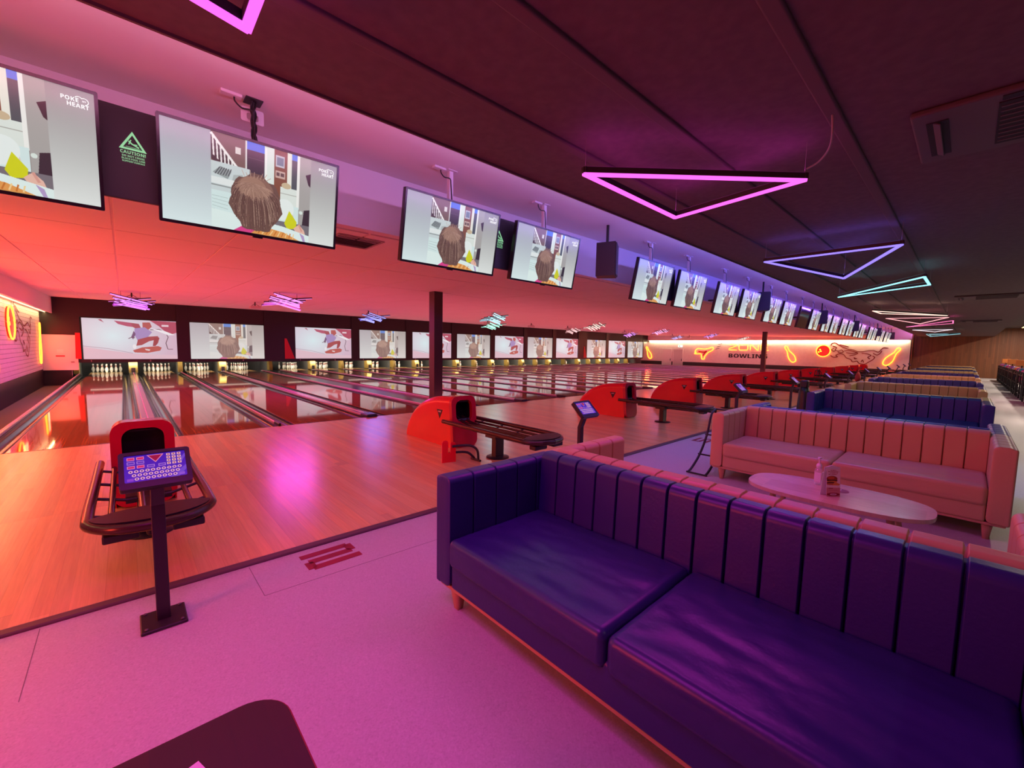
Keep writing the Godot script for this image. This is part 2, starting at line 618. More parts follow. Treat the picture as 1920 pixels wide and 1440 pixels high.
func picture_menu() -> ImageTexture:
	var im := Image.create(128, 288, false, Image.FORMAT_RGB8)
	im.fill(c8(240, 226, 214))
	prect(im, 0.0, 0.70, 1.0, 1.0, c8(214, 150, 140))
	var f := RandomNumberGenerator.new()
	f.seed = 9
	for row in [[0.10, 0.3, 0.7], [0.145, 0.12, 0.9], [0.19, 0.25, 0.8], [0.235, 0.15, 0.8]]:
		var x: float = row[1]
		while x < row[2]:
			prect(im, x, row[0], x + 0.035, row[0] + 0.028, c8(176, 50, 40))
			x += 0.05 + (0.03 if f.randf() < 0.2 else 0.0)
	pell(im, 0.40, 0.40, 0.40, 0.10, c8(150, 60, 30))
	pell(im, 0.34, 0.37, 0.26, 0.05, c8(206, 92, 46))
	prect(im, 0.02, 0.44, 0.80, 0.48, c8(70, 26, 20))
	pell(im, 0.40, 0.50, 0.40, 0.03, c8(226, 150, 60))
	pell(im, 0.36, 0.54, 0.36, 0.035, c8(84, 32, 22))
	pell(im, 0.34, 0.58, 0.34, 0.035, c8(196, 104, 56))
	for k in 9:
		pline(im, [[0.45 + k * 0.05, 0.62], [0.62 + k * 0.045, 0.50 + 0.01 * k]], 0.05, c8(236, 170, 80) if k % 2 else c8(206, 128, 48))
	prect(im, 0.15, 0.715, 0.48, 0.735, c8(150, 40, 50))
	prect(im, 0.15, 0.78, 0.80, 0.79, c8(190, 80, 90))
	pell(im, 0.5, 0.93, 0.48, 0.055, c8(150, 14, 40))
	pell(im, 0.5, 0.93, 0.25, 0.03, c8(240, 214, 220))
	prect(im, 0.36, 0.925, 0.64, 0.938, c8(110, 20, 50))
	return ImageTexture.create_from_image(im)


func screen_mat(called: String, t: Texture2D, energy: float) -> StandardMaterial3D:
	var m := mat(called, Color(0.02, 0.02, 0.02), 0.25)
	m.emission_enabled = true
	m.emission = Color.BLACK
	m.emission_texture = t
	m.emission_energy_multiplier = energy
	return m


func text(s: String, height: float, depth: float, bold := true, serif := false) -> TextMesh:
	var f := SystemFont.new()
	f.font_names = PackedStringArray(["Droid Serif" if serif else "Droid Sans"])
	f.font_weight = 700 if bold else 400
	var t := TextMesh.new()
	t.text = s
	t.font = f
	t.font_size = 32
	t.pixel_size = height / 24.0
	t.depth = depth
	t.curve_step = 6.0
	return t


func panel(w: float, h: float) -> MB:   # upright rectangle in xy facing +z, with texture coordinates
	var b := MB.new()
	b.quad(Vector3(-w / 2, -h / 2, 0), Vector3(w / 2, -h / 2, 0), Vector3(w / 2, h / 2, 0), Vector3(-w / 2, h / 2, 0))
	return b


func rounded(w: float, h: float, r: float, steps := 5, at := Vector2.ZERO) -> PackedVector2Array:
	var p := PackedVector2Array()
	for q in 4:
		var c := Vector2((w / 2 - r) * [1, -1, -1, 1][q], (h / 2 - r) * [1, 1, -1, -1][q])
		for k in steps + 1:
			p.append(at + c + Vector2.from_angle(PI / 2 * (q + float(k) / steps)) * r)
	return p


func smooth(pts: Array, closed := false, per := 4) -> Array:   # Catmull-Rom through the points
	var out := []
	var m := pts.size()
	for i in (m if closed else m - 1):
		var a: Vector3 = pts[(i - 1 + m) % m] if closed or i > 0 else pts[0]
		var b: Vector3 = pts[i]
		var d: Vector3 = pts[(i + 1) % m]
		var e: Vector3 = pts[(i + 2) % m] if closed or i < m - 2 else pts[m - 1]
		for k in per:
			out.append(b.cubic_interpolate(d, a, e, float(k) / per))
	if not closed:
		out.append(pts[m - 1])
	return out


func ceiling_y(z: float) -> float:
	return 2.70 + 0.0195 * (-z - 4.57)


# ================================================================ scene
func _ready() -> void:
	rng.seed = 11
	for i in 12:
		pair_x.append(0.267 + 3.365 * i + (0.95 if i >= 2 else 0.0) + (0.85 if i >= 9 else 0.0))
	# --- camera, environment, exposure
	var cam := Camera3D.new()
	cam.name = "camera"
	cam.position = Vector3(0, 1.433, 0)
	cam.rotation = Vector3(-0.085, -0.7457, 0.0179)
	cam.fov = rad_to_deg(2.0 * atan(720.0 / 787.04))
	cam.near = 0.05
	cam.far = 120.0
	cam.current = true
	add_child(cam)
	var we := WorldEnvironment.new()
	we.name = "environment"
	var env := Environment.new()
	env.background_mode = Environment.BG_COLOR
	env.background_color = Color(0, 0, 0)
	env.tonemap_mode = Environment.TONE_MAPPER_LINEAR
	env.tonemap_exposure = 1.0
	env.sdfgi_enabled = true
	env.ssao_enabled = true
	env.ssil_enabled = true
	we.environment = env
	add_child(we)
	make_materials()
	# --- large lights: LED strips in the ceiling trough, strips in the wall coves, warm strips over the far aisle
	trough_lights()
	cove_lights()
	aisle_lights()
	# --- setting
	build_floors()
	build_ceilings()
	build_walls()
	build_masking_wall()
	build_pillars()
	# --- objects, largest first
	build_lanes()
	build_sofas()
	build_ball_returns()
	build_televisions()
	build_triangles()
	build_star_lights()
	wall_art(Transform3D(Basis(Vector3(0, 0, 1), Vector3.UP, Vector3(-1, 0, 0)), Vector3(END_X - 0.035, 0, 0)), "far white wall", true)
	wall_art(Transform3D(Basis(Vector3(0, 0, -1), Vector3.UP, Vector3(1, 0, 0)), Vector3(LEFT_X + 0.035, 0, -25.75)), "white boarded side wall", false)
	build_terminals()
	build_tables()
	build_ball_racks()
	build_pins()
	build_small_things()


func make_materials() -> void:
	var f := mat("vinyl_floor", Color(1, 1, 1), 0.42)
	f.albedo_texture = noise_tex(0.22, 512, [lin(0.40, 0.39, 0.40), lin(0.52, 0.51, 0.52), lin(0.56, 0.55, 0.56), lin(0.66, 0.65, 0.66)], 2, FastNoiseLite.TYPE_VALUE, 3)
	tri(f, 1.6)
	var a := mat("maple_approach", Color(1, 1, 1), 0.27)
	a.albedo_texture = board_image(768, 768, 30, Color(0.88, 0.74, 0.48), 0.045, 4, 0.94)
	tri(a, 1.0)
	a.uv1_scale = Vector3(1.0 / 2.1, 1.0 / 2.1, 1.0 / 5.0)
	a.clearcoat_enabled = true
	a.clearcoat = 0.5
	a.clearcoat_roughness = 0.22
	var l := mat("oiled_lane", Color(1, 1, 1), 0.045)
	l.albedo_texture = board_image(312, 768, 39, Color(0.66, 0.46, 0.30), 0.05, 7, 0.93)
	mat("foul_line_black", Color(0.01, 0.01, 0.01), 0.3)
	mat("pin_deck", Color(0.55, 0.42, 0.20), 0.12)
	mat("gutter_plastic", Color(0.045, 0.042, 0.05), 0.16)
	mat("capping_plastic", Color(0.42, 0.33, 0.36), 0.18)
	mat("capping_dark", Color(0.06, 0.05, 0.07), 0.25)
	mat("black_rubber", Color(0.012, 0.012, 0.013), 0.35)
	mat("nosing_vinyl", Color(0.10, 0.06, 0.07), 0.5)
	mat("slab", Color(0.16, 0.13, 0.12), 0.8)
	var d := mat("dark_ceiling", Color(1, 1, 1), 0.85)
	d.albedo_texture = noise_tex(0.06, 256, [lin(0.105, 0.080, 0.080), lin(0.145, 0.112, 0.110)], 6)
	tri(d, 0.7)
	mat("dark_batten", Color(0.125, 0.097, 0.095), 0.85)
	mat("trough_plaster", Color(0.72, 0.70, 0.72), 0.85)
	var t := mat("ceiling_tile", Color(1, 1, 1), 0.9)
	t.albedo_texture = noise_tex(0.3, 256, [lin(0.66, 0.62, 0.60), lin(0.78, 0.74, 0.72)], 8)
	tri(t, 1.3)
	mat("ceiling_grid", Color(0.86, 0.82, 0.80), 0.7)
	var wb := mat("white_board", Color(1, 1, 1), 0.55)
	wb.albedo_texture = noise_tex(0.03, 256, [lin(0.68, 0.66, 0.66), lin(0.76, 0.74, 0.73)], 12)
	tri(wb, 0.5)
	mat("wall_backing", Color(0.25, 0.24, 0.24), 0.8)
	mat("white_paint", Color(0.72, 0.70, 0.69), 0.6)
	mat("grey_door", Color(0.55, 0.53, 0.55), 0.5)
	mat("black_wall", Color(0.018, 0.014, 0.017), 0.6)
	mat("black_pilaster", Color(0.012, 0.010, 0.013), 0.4)
	mat("skirting_black", Color(0.025, 0.02, 0.024), 0.5)
	mat("red_panel", Color(0.45, 0.02, 0.025), 0.4)
	var w := mat("wood_wall", Color(1, 1, 1), 0.5)
	w.albedo_texture = board_image(512, 512, 40, Color(0.54, 0.34, 0.22), 0.07, 21, 0.85)
	tri(w, 0.28)
	mat("rear_wall", Color(0.10, 0.07, 0.06), 0.7)
	mat("pillar_paint", Color(0.055, 0.035, 0.04), 0.45)
	var lb := mat("blue_leather", Color(0.026, 0.022, 0.15), 0.36)
	lb.normal_enabled = true
	lb.normal_texture = bump_tex(0.035, 512, 5.0)
	lb.normal_scale = 0.10
	tri(lb, 2.2)
	var lt := mat("tan_leather", Color(0.56, 0.37, 0.16), 0.42)
	lt.normal_enabled = true
	lt.normal_texture = lb.normal_texture
	lt.normal_scale = 0.10
	tri(lt, 2.2)
	mat("beech_wood", Color(0.55, 0.34, 0.16), 0.45)
	var tb := mat("pale_tabletop", Color(1, 1, 1), 0.25)
	tb.albedo_texture = board_image(256, 512, 5, Color(0.84, 0.72, 0.62), 0.04, 31, 0.96)
	tri(tb, 1.0)
	var rt := mat("dark_red_tabletop", Color(1, 1, 1), 0.6)
	rt.albedo_texture = board_image(256, 256, 9, Color(0.22, 0.03, 0.035), 0.08, 33, 0.93)
	tri(rt, 1.4)
	mat("hood_red", Color(0.74, 0.006, 0.022), 0.22)
	mat("hood_trim", Color(0.52, 0.008, 0.035), 0.25)
	mat("rack_tube", Color(0.05, 0.024, 0.020), 0.24, 0.15)
	mat("rack_black", Color(0.015, 0.014, 0.016), 0.35)
	mat("rack_lid", Color(0.010, 0.009, 0.022), 0.35).metallic_specular = 0.3
	mat("label_white", Color(0.7, 0.68, 0.68), 0.5)
	mat("tv_black", Color(0.012, 0.012, 0.014), 0.25)
	mat("pole_white", Color(0.66, 0.65, 0.68), 0.5)
	mat("cable_black", Color(0.012, 0.012, 0.012), 0.5)
	mat("cable_grey", Color(0.35, 0.32, 0.33), 0.5)
	mat("speaker_black", Color(0.02, 0.018, 0.026), 0.55)
	mat("steel_dark", Color(0.035, 0.028, 0.034), 0.4, 0.3)
	mat("lamp_housing", Color(0.05, 0.045, 0.055), 0.5)
	mat("ac_plastic", Color(0.10, 0.075, 0.08), 0.6)
	mat("ac_dark", Color(0.012, 0.010, 0.012), 0.7)
	mat("kickback_yellow", Color(0.22, 0.14, 0.03), 0.5)
	mat("kickback_grey", Color(0.10, 0.10, 0.10), 0.6)
	mat("mural_red", Color(0.28, 0.012, 0.018), 0.6)
	mat("sign_black", Color(0.012, 0.012, 0.014), 0.5)
	mat("neon_back_red", Color(0.75, 0.02, 0.02), 0.5)
	mat("decal_red", Color(0.30, 0.010, 0.04), 0.5)
	mat("projector_white", Color(0.55, 0.52, 0.52), 0.5)
	mat("bag_red", Color(0.55, 0.05, 0.03), 0.8)
	mat("paper", Color(0.8, 0.79, 0.78), 0.7)
	mat("pump_white", Color(0.8, 0.76, 0.78), 0.3)
	mat("seam", Color(0.22, 0.20, 0.21), 0.6)
	mat("vent_grille", Color(0.30, 0.22, 0.21), 0.5)
	mat("green_exit", Color(0.2, 0.6, 0.3), 0.5)
	mat("orange_card", Color(0.75, 0.24, 0.05), 0.6)
	var pin := mat("pin_white", Color(1, 1, 1), 0.22)
	pin.vertex_color_use_as_albedo = true
	var g := mat("clear_gel", Color(0.9, 0.85, 0.95, 0.25), 0.05)
	g.transparency = BaseMaterial3D.TRANSPARENCY_ALPHA
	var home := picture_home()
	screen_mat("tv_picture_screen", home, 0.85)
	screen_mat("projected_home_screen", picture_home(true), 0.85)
	glow("added_divider_led", Color(1.0, 0.10, 0.22), 0.9)  # LED line added on the dividers to redden the lane ceiling
	screen_mat("projected_skate_screen", picture_skate(), 0.85)
	screen_mat("keypad_screen", picture_keys(), 0.75)
	glow("logo_white_screen", Color(1, 1, 1), 1.0)
	glow("caution_backlit_sign", Color(0.32, 0.85, 0.42), 0.75)
	glow("neon_tube_red", Color(1.0, 0.19, 0.012), 7.5)
	glow("neon_ball_red", Color(1.0, 0.01, 0.01), 0.9)
	glow("cove_warm", Color(1.0, 0.80, 0.42), 2.6)
	glow("aisle_warm", Color(1.0, 0.66, 0.30), 2.5)
	glow("pin_lamp", Color(1.0, 0.92, 0.72), 1.2)
	glow("exit_lamp", Color(0.85, 1.0, 0.9), 1.6)
	var m := mat("menu_print", Color(1, 1, 1), 0.5)
	m.albedo_texture = picture_menu()


func trough_color(x: float) -> Color:   # linear colour of the LED strip along the trough
	var stops := [[-3.0, Color(1.0, 0.14, 0.24)], [0.0, Color(0.92, 0.25, 0.46)], [1.6, Color(0.82, 0.30, 0.70)], [3.2, Color(0.58, 0.28, 0.90)], [6.0, Color(0.36, 0.25, 1.0)], [8.5, Color(0.15, 0.13, 1.0)], [12.0, Color(0.17, 0.12, 1.0)], [18.0, Color(0.24, 0.10, 1.0)], [27.0, Color(0.40, 0.12, 0.95)], [34.0, Color(0.62, 0.14, 0.85)], [42.0, Color(0.70, 0.2, 0.6)]]
	for i in stops.size() - 1:
		if x <= stops[i + 1][0]:
			return stops[i][1].lerp(stops[i + 1][1], clampf((x - stops[i][0]) / (stops[i + 1][0] - stops[i][0]), 0, 1))
	return stops[-1][1]


func trough_lights() -> void:
	var n := 22
	var w := (END_X - LEFT_X) / n
	for i in n:
		var x := LEFT_X + w * (i + 0.5)
		var c := trough_color(x)
		var m := glow("trough_led_%d" % i, c, 1.5)
		single("led_strip", MB.new().box(Vector3.ZERO, Vector3(w * 0.97, 0.012, 0.03)), m, "LED tape segment on the dark ceiling edge, %s from the boarded wall" % ORD[i], "LED strip", Vector3(x, 2.908, -2.56), "LED tape in the ceiling trough")
		area(Vector3(x, 2.93, -2.56), Vector3(0, 0.55, -0.85), Vector3.RIGHT, Vector2(w, 0.03), c.linear_to_srgb(), 1.5 if x < 5.0 or x > 15.0 else 2.3)


func cove_lights() -> void:
	# strips under the soffits at the top of both end walls
	for side in 2:
		var x := LEFT_X + 0.17 if side == 0 else END_X - 0.17
		var y := 2.475 if side == 0 else 2.565
		for k in 3:
			var z0 := -24.4 + k * 7.15
			single("cove_light", MB.new().box(Vector3.ZERO, Vector3(0.03, 0.012, 7.1)), M.cove_warm, "warm light strip under the soffit of the %s, %s from the pin end" % ["boarded side wall" if side == 0 else "far white wall", ORD[k]], "light strip", Vector3(x, y, z0 + 3.55), "cove strips above the neon walls")
			area(Vector3(x, y - 0.02, z0 + 3.55), Vector3(-0.35 if side == 0 else 1.1, -1, 0), Vector3(0, 0, 1), Vector2(7.0, 0.05), lin(1.0, 0.66, 0.26) if side == 0 else lin(1.0, 0.74, 0.42), 2.3 if side == 0 else 9.5)


func aisle_lights() -> void:
	# warm linear lamps on the rear ceiling, over the aisle behind the seating
	for k in 7:
		var x := 2.0 + 6.2 * k
		var o := thing("aisle_lamp", "slim warm ceiling lamp over the rear aisle, %s from the boarded wall" % ORD[k], "ceiling lamp", Vector3(x, 3.24, 2.1), 0.0, "warm lamps over the rear aisle")
		part(o, "housing", MB.new().box(Vector3(0, 0.03, 0), Vector3(2.4, 0.06, 0.10)), M.lamp_housing)
		part(o, "diffuser_light", MB.new().box(Vector3(0, -0.012, 0), Vector3(2.36, 0.024, 0.07)), M.aisle_warm)
		area(Vector3(x, 3.20, 2.1), Vector3.DOWN, Vector3.RIGHT, Vector2(2.3, 0.07), lin(1.0, 0.80, 0.66), [0.6, 2.0, 8.0, 10.0, 10.0, 11.0, 14.0][k])


# ---------------------------------------------------------------- setting
func build_floors() -> void:
	var fl := struct("floor", MB.new().span(Vector3(LEFT_X, -0.4, APPROACH_Z), Vector3(43.2, 0, 7.0)), M.vinyl_floor)
	for s in [[0.528, -3.03, 0.528, -2.62], [0.528, -2.62, 1.9, -2.58], [-0.37, -3.03, -0.37, -2.45]]:
		var a := Vector3(s[0], 0.0004, s[1])
		var b := Vector3(s[2], 0.0004, s[3])
		var dir := (b - a).normalized()
		part(fl, "seam", MB.new().box((a + b) / 2, Vector3(0.003, 0.0008, a.distance_to(b)), Basis(Vector3.UP.cross(dir), Vector3.UP, dir)), M.seam)
	struct("floor_approach", MB.new().span(Vector3(LEFT_X, -0.4, FOUL_Z), Vector3(END_X, 0, APPROACH_Z)), M.maple_approach)
	var tr := MB.new()
	tr.rbox(Vector3((LEFT_X + END_X) / 2, 0.004, APPROACH_Z + 0.012), Vector3(END_X - LEFT_X, 0.024, 0.07), 0.011)
	struct("trim_1", tr, M.nosing_vinyl)
	struct("floor_lane_bed", MB.new().span(Vector3(LEFT_X, -0.5, -28.2), Vector3(END_X, -0.3, FOUL_Z)), M.slab)


func build_ceilings() -> void:
	struct("ceiling", MB.new().span(Vector3(LEFT_X, 2.79, -2.5), Vector3(43.2, 2.90, 1.0)), M.dark_ceiling)
	struct("trim_2", MB.new().span(Vector3(LEFT_X, 2.775, -2.5), Vector3(43.2, 2.92, -2.485)), M.dark_batten)
	var k := 3
	for z in [-1.92, -1.32, -0.62]:
		struct("trim_%d" % k, MB.new().rbox(Vector3(20.4, 2.785, z), Vector3(45.4, 0.03, 0.075), 0.012), M.dark_batten)
		k += 1
	struct("ceiling_trough", MB.new().span(Vector3(LEFT_X, 3.34, -4.7), Vector3(END_X, 3.5, 1.0)), M.trough_plaster)
	struct("ceiling_bulkhead", MB.new().span(Vector3(LEFT_X, 2.70, -4.70), Vector3(END_X, 3.34, -4.57)), M.trough_plaster)
	struct("ceiling_rear", MB.new().span(Vector3(LEFT_X, 3.30, 1.0), Vector3(43.2, 3.5, 7.0)), M.dark_ceiling)
	struct("ceiling_rear_step", MB.new().span(Vector3(LEFT_X, 2.79, 1.0), Vector3(43.2, 3.30, 1.08)), M.dark_ceiling)
	# tiled ceiling over the lanes: tiles hung just under a pale grid sheet
	var z0 := -4.70
	var z1 := -24.7
	var tiles := MB.new()
	var ya := ceiling_y(z0) + 0.006
	var yb := ceiling_y(z1) + 0.006
	tiles.extrude(PackedVector2Array([Vector2(-z0, ya), Vector2(-z1, yb), Vector2(-z1, yb + 0.12), Vector2(-z0, ya + 0.12)]), END_X - LEFT_X, Vector3((LEFT_X + END_X) / 2, 0, 0), Basis(Vector3(0, 0, -1), Vector3.UP, Vector3(1, 0, 0)))
	var grid := struct("ceiling_lanes", tiles, M.ceiling_grid)
	var pw := 1.075
	var pd := 2.2
	var one := MB.new().rbox(Vector3.ZERO, Vector3(pw - 0.024, 0.016, pd - 0.030), 0.003).mesh()
	var slope := Basis(Vector3.RIGHT, atan(0.0195))
	var made := 0
	var rest := MB.new()
	for row in 9:
		for colm in 41:
			var x := LEFT_X + 0.12 + pw * (colm + 0.5)
			var z := -4.72 - pd * (row + 0.5)
			if x + pw / 2 > END_X:
				continue
			var p := Vector3(x, ceiling_y(z) + rng.randf_range(-0.001, 0.001), z)
			if colm < 33 and made < 297:
				part(grid, "ceiling_tile", one, M.ceiling_tile, Transform3D(slope, p))
				made += 1
			else:
				rest.box(p, Vector3(pw - 0.024, 0.016, pd - 0.030), slope)
	var r := part(grid, "ceiling_tile_field", rest, M.ceiling_tile)
	r.set_meta("kind", "stuff")
	# supply grille in the tiled ceiling
	var v := thing("air_grille", "square dark air grille with slats in the lane ceiling behind a television", "air vent", Vector3(2.12, ceiling_y(-5.2) - 0.012, -5.2))
	part(v, "frame", MB.new().ring(rounded(0.56, 0.56, 0.01, 1), rounded(0.50, 0.50, 0.01, 1), 0.02, Vector3.ZERO, Basis(Vector3.RIGHT, Vector3(0, 0, 1), Vector3.DOWN)), M.vent_grille)
	part(v, "duct", MB.new().box(Vector3(0, 0.004, 0), Vector3(0.5, 0.004, 0.5)), M.ac_dark)
	for s in 7:
		part(v, "slat", MB.new().box(Vector3(0, -0.002, -0.21 + s * 0.07), Vector3(0.5, 0.004, 0.04), Basis(Vector3.RIGHT, 0.4)), M.vent_grille)


func build_walls() -> void:
	var lw := struct("wall_left", MB.new().span(Vector3(LEFT_X - 0.2, -0.4, -28.4), Vector3(LEFT_X, 3.5, 7.0)), M.wall_backing)
	var rw := struct("wall_end", MB.new().span(Vector3(END_X, -0.4, -28.4), Vector3(END_X + 0.2, 3.5, -2.85)), M.wall_backing)
	# horizontal white boards
	for k in 18:
		var y := 0.33 + 0.12 * (k + 0.5)
		part(lw, "board", MB.new().rbox(Vector3(LEFT_X + 0.012, y, -10.5), Vector3(0.024, 0.113, 27.8), 0.004), M.white_board)
		part(rw, "board", MB.new().rbox(Vector3(END_X - 0.012, y + 0.04, -13.7), Vector3(0.024, 0.118, 21.6), 0.003), M.white_board)
	struct("baseboard_left", MB.new().span(Vector3(LEFT_X, -0.3, -24.4), Vector3(LEFT_X + 0.03, 0.33, 3.4)), M.skirting_black)
	struct("baseboard_end", MB.new().span(Vector3(END_X - 0.03, -0.3, -24.4), Vector3(END_X, 0.37, -2.85)), M.skirting_black)
	# soffits that hide the cove strips
	struct("trim_soffit_left", MB.new().span(Vector3(LEFT_X, 2.49, -24.5), Vector3(LEFT_X + 0.36, 3.4, -4.75)), M.trough_plaster)
	struct("trim_soffit_left_lip", MB.new().span(Vector3(LEFT_X + 0.33, 2.44, -24.5), Vector3(LEFT_X + 0.36, 2.49, -4.75)), M.trough_plaster)
	struct("trim_soffit_end", MB.new().span(Vector3(END_X - 0.36, 2.58, -24.5), Vector3(END_X, 3.4, -2.86)), M.trough_plaster)
	struct("trim_soffit_end_lip", MB.new().span(Vector3(END_X - 0.36, 2.53, -24.5), Vector3(END_X - 0.33, 2.58, -2.86)), M.trough_plaster)
	struct("wall_wood", MB.new().span(Vector3(42.45, -0.4, -2.85), Vector3(42.7, 3.5, 7.2)), M.wood_wall)
	struct("wall_wood_return", MB.new().span(Vector3(END_X, -0.4, -2.95), Vector3(42.45, 3.5, -2.80)), M.wood_wall)
	struct("wall_front", MB.new().span(Vector3(LEFT_X - 0.2, -0.4, 7.0), Vector3(43.2, 3.5, 7.2)), M.rear_wall)
	struct("wall_pit", MB.new().span(Vector3(LEFT_X - 0.2, -0.4, -28.4), Vector3(END_X + 0.2, 3.5, -28.2)), M.black_wall)
	# service door beside the first lane
	var d := struct("door_1", MB.new().rbox(Vector3(-1.81, 0.965, MASK_Z + 0.03), Vector3(0.90, 1.29, 0.05), 0.008), M.white_paint)
	part(d, "door_frame", MB.new().ring(rounded(0.96, 1.35, 0.01, 1), rounded(0.90, 1.29, 0.01, 1), 0.07, Vector3(-1.81, 0.965, MASK_Z + 0.03)), M.white_paint)
	part(d, "door_handle", MB.new().tube([Vector3(-1.52, 0.60, MASK_Z + 0.06), Vector3(-1.52, 0.60, MASK_Z + 0.10), Vector3(-1.43, 0.60, MASK_Z + 0.10)], 0.012), M.steel_dark)
	part(d, "notice", MB.new().box(Vector3(-1.80, 0.83, MASK_Z + 0.058), Vector3(0.24, 0.05, 0.004)), M.decal_red)
	part(d, "notice", MB.new().box(Vector3(-1.80, 1.02, MASK_Z + 0.058), Vector3(0.17, 0.13, 0.004)), M.paper)
	# two doors in the far wall
	for k in 2:
		var z := -21.45 + k * 1.2
		var e := struct("door_%d" % (k + 2), MB.new().rbox(Vector3(END_X - 0.05, 0.66, z), Vector3(0.05, 1.88, 0.95), 0.006), M.white_paint if k == 0 else M.grey_door)
		part(e, "door_frame", MB.new().ring(rounded(1.05, 1.98, 0.01, 1), rounded(0.95, 1.88, 0.01, 1), 0.07, Vector3(END_X - 0.05, 0.66, z), Basis(Vector3(0, 0, 1), Vector3.UP, Vector3(-1, 0, 0))), M.white_paint)
		part(e, "lock_plate", MB.new().box(Vector3(END_X - 0.085, 0.55, z + 0.40), Vector3(0.03, 0.22, 0.05)), M.steel_dark)


func build_masking_wall() -> void:
	var lo := LEFT_X
	var hi := END_X
	var wall := struct("wall_back", MB.new().span(Vector3(lo, 2.36, MASK_Z - 0.3), Vector3(hi, 3.4, MASK_Z)), M.black_wall)
	part(wall, "panel", MB.new().span(Vector3(lo, -0.3, MASK_Z - 0.2), Vector3(-1.52, 2.36, MASK_Z)), M.black_wall)
	part(wall, "panel", MB.new().span(Vector3(-1.52, 0.575, MASK_Z - 0.2), Vector3(pair_x[0] - 1.50, 2.36, MASK_Z)), M.black_wall)
	part(wall, "fascia", MB.new().span(Vector3(pair_x[0] - 1.50, 0.575, MASK_Z - 0.12), Vector3(pair_x[11] + 1.55, 0.69, MASK_Z + 0.03)), M.black_pilaster)
	for i in 13:
		var a: float = pair_x[i - 1] + 1.463 if i > 0 else pair_x[0] - 1.50
		var b: float = pair_x[i] - 1.463 if i < 12 else pair_x[11] + 1.56
		if b - a < 0.05:
			continue
		part(wall, "pilaster", MB.new().span(Vector3(a, 0.69, MASK_Z - 0.1), Vector3(b, 3.06, MASK_Z + 0.045)), M.black_pilaster)
	for i in 24:
		var x: float = pair_x[i / 2] + (-HALF if i % 2 == 0 else HALF)
		part(wall, "lane_number", text(str(i + 1), 0.075, 0.004), M.capping_plastic, Transform3D(Basis(), Vector3(x - 0.35, 0.632, MASK_Z + 0.033)))
	# dark red slanted panels on the wide pilasters
	part(wall, "red_strip", MB.new().extrude(PackedVector2Array([Vector2(-1.37, 1.73), Vector2(-1.40, 0.73), Vector2(-1.235, 0.71), Vector2(-1.235, 1.73)]), 0.02, Vector3(0, 0, MASK_Z + 0.06)), M.red_panel)
	for g in [[pair_x[1], pair_x[2]], [pair_x[8], pair_x[9]]]:
		var x0: float = g[1] - 1.463 - 0.50
		part(wall, "red_strip", MB.new().extrude(PackedVector2Array([Vector2(x0, 1.72), Vector2(x0, 0.70), Vector2(x0 + 0.46, 0.70), Vector2(x0 + 0.10, 1.72)]), 0.02, Vector3(0, 0, MASK_Z + 0.06)), M.red_panel)
	for i in 12:
		var kind := "a skateboarder" if i % 2 == 0 else "a child's head"
		var o := thing("projection_screen", "bright projection screen showing %s, %s above the lanes from boarded wall" % [kind, ORD[i]], "screen", Vector3(pair_x[i], 0.69, MASK_Z + 0.01), 0.0, "projection screens over the pin decks")
		part(o, "backing", MB.new().box(Vector3(0, 0.825, -0.03), Vector3(2.926, 1.65, 0.04)), M.black_wall)
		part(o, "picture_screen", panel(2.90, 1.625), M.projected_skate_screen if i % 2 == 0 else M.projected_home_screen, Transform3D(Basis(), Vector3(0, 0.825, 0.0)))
		part(o, "edge_frame", MB.new().ring(rounded(2.93, 1.655, 0.01, 1), rounded(2.895, 1.62, 0.01, 1), 0.03, Vector3(0, 0.825, 0)), M.black_pilaster)
		# lamp behind the fascia that lights the pins of the pair
		var lamp := thing("pin_lamp", "hidden lamp tube above the pins of lane pair %s from boarded wall" % ORD[i], "lamp", Vector3(pair_x[i], 0.66, -25.3), 0.0, "pin deck lamps")
		part(lamp, "tube_light", MB.new().tube([Vector3(-1.4, 0, 0), Vector3(1.4, 0, 0)], 0.018, 6), M.pin_lamp)
		part(lamp, "bracket", MB.new().box(Vector3(0, 0.04, 0), Vector3(2.9, 0.03, 0.08)).box(Vector3(-1.2, 0.065, 0.82), Vector3(0.03, 0.02, 1.64)).box(Vector3(1.2, 0.065, 0.82), Vector3(0.03, 0.02, 1.64)), M.kickback_grey)
		area(Vector3(pair_x[i], 0.63, -25.3), Vector3(0, -0.55, -1), Vector3.RIGHT, Vector2(2.8, 0.05), lin(1.0, 0.92, 0.72), 8.0)


func build_pillars() -> void:
	for k in 2:
		var g: float = (pair_x[1] + pair_x[2]) / 2.0 - 0.08 if k == 0 else (pair_x[8] + pair_x[9]) / 2.0 + 0.2
		var z := -9.0
		var o := thing("pillar", "dark square steel pillar standing between the %s" % ["fourth and fifth lanes" if k == 0 else "eighteenth and nineteenth lanes"], "pillar", Vector3(g, -0.014, z))
		part(o, "shaft", MB.new().rbox(Vector3(0, 1.40, 0), Vector3(0.24, 2.79, 0.24), 0.006), M.pillar_paint)
		part(o, "base_plate", MB.new().box(Vector3(0, 0.012, 0), Vector3(0.34, 0.022, 0.34)), M.pillar_paint)


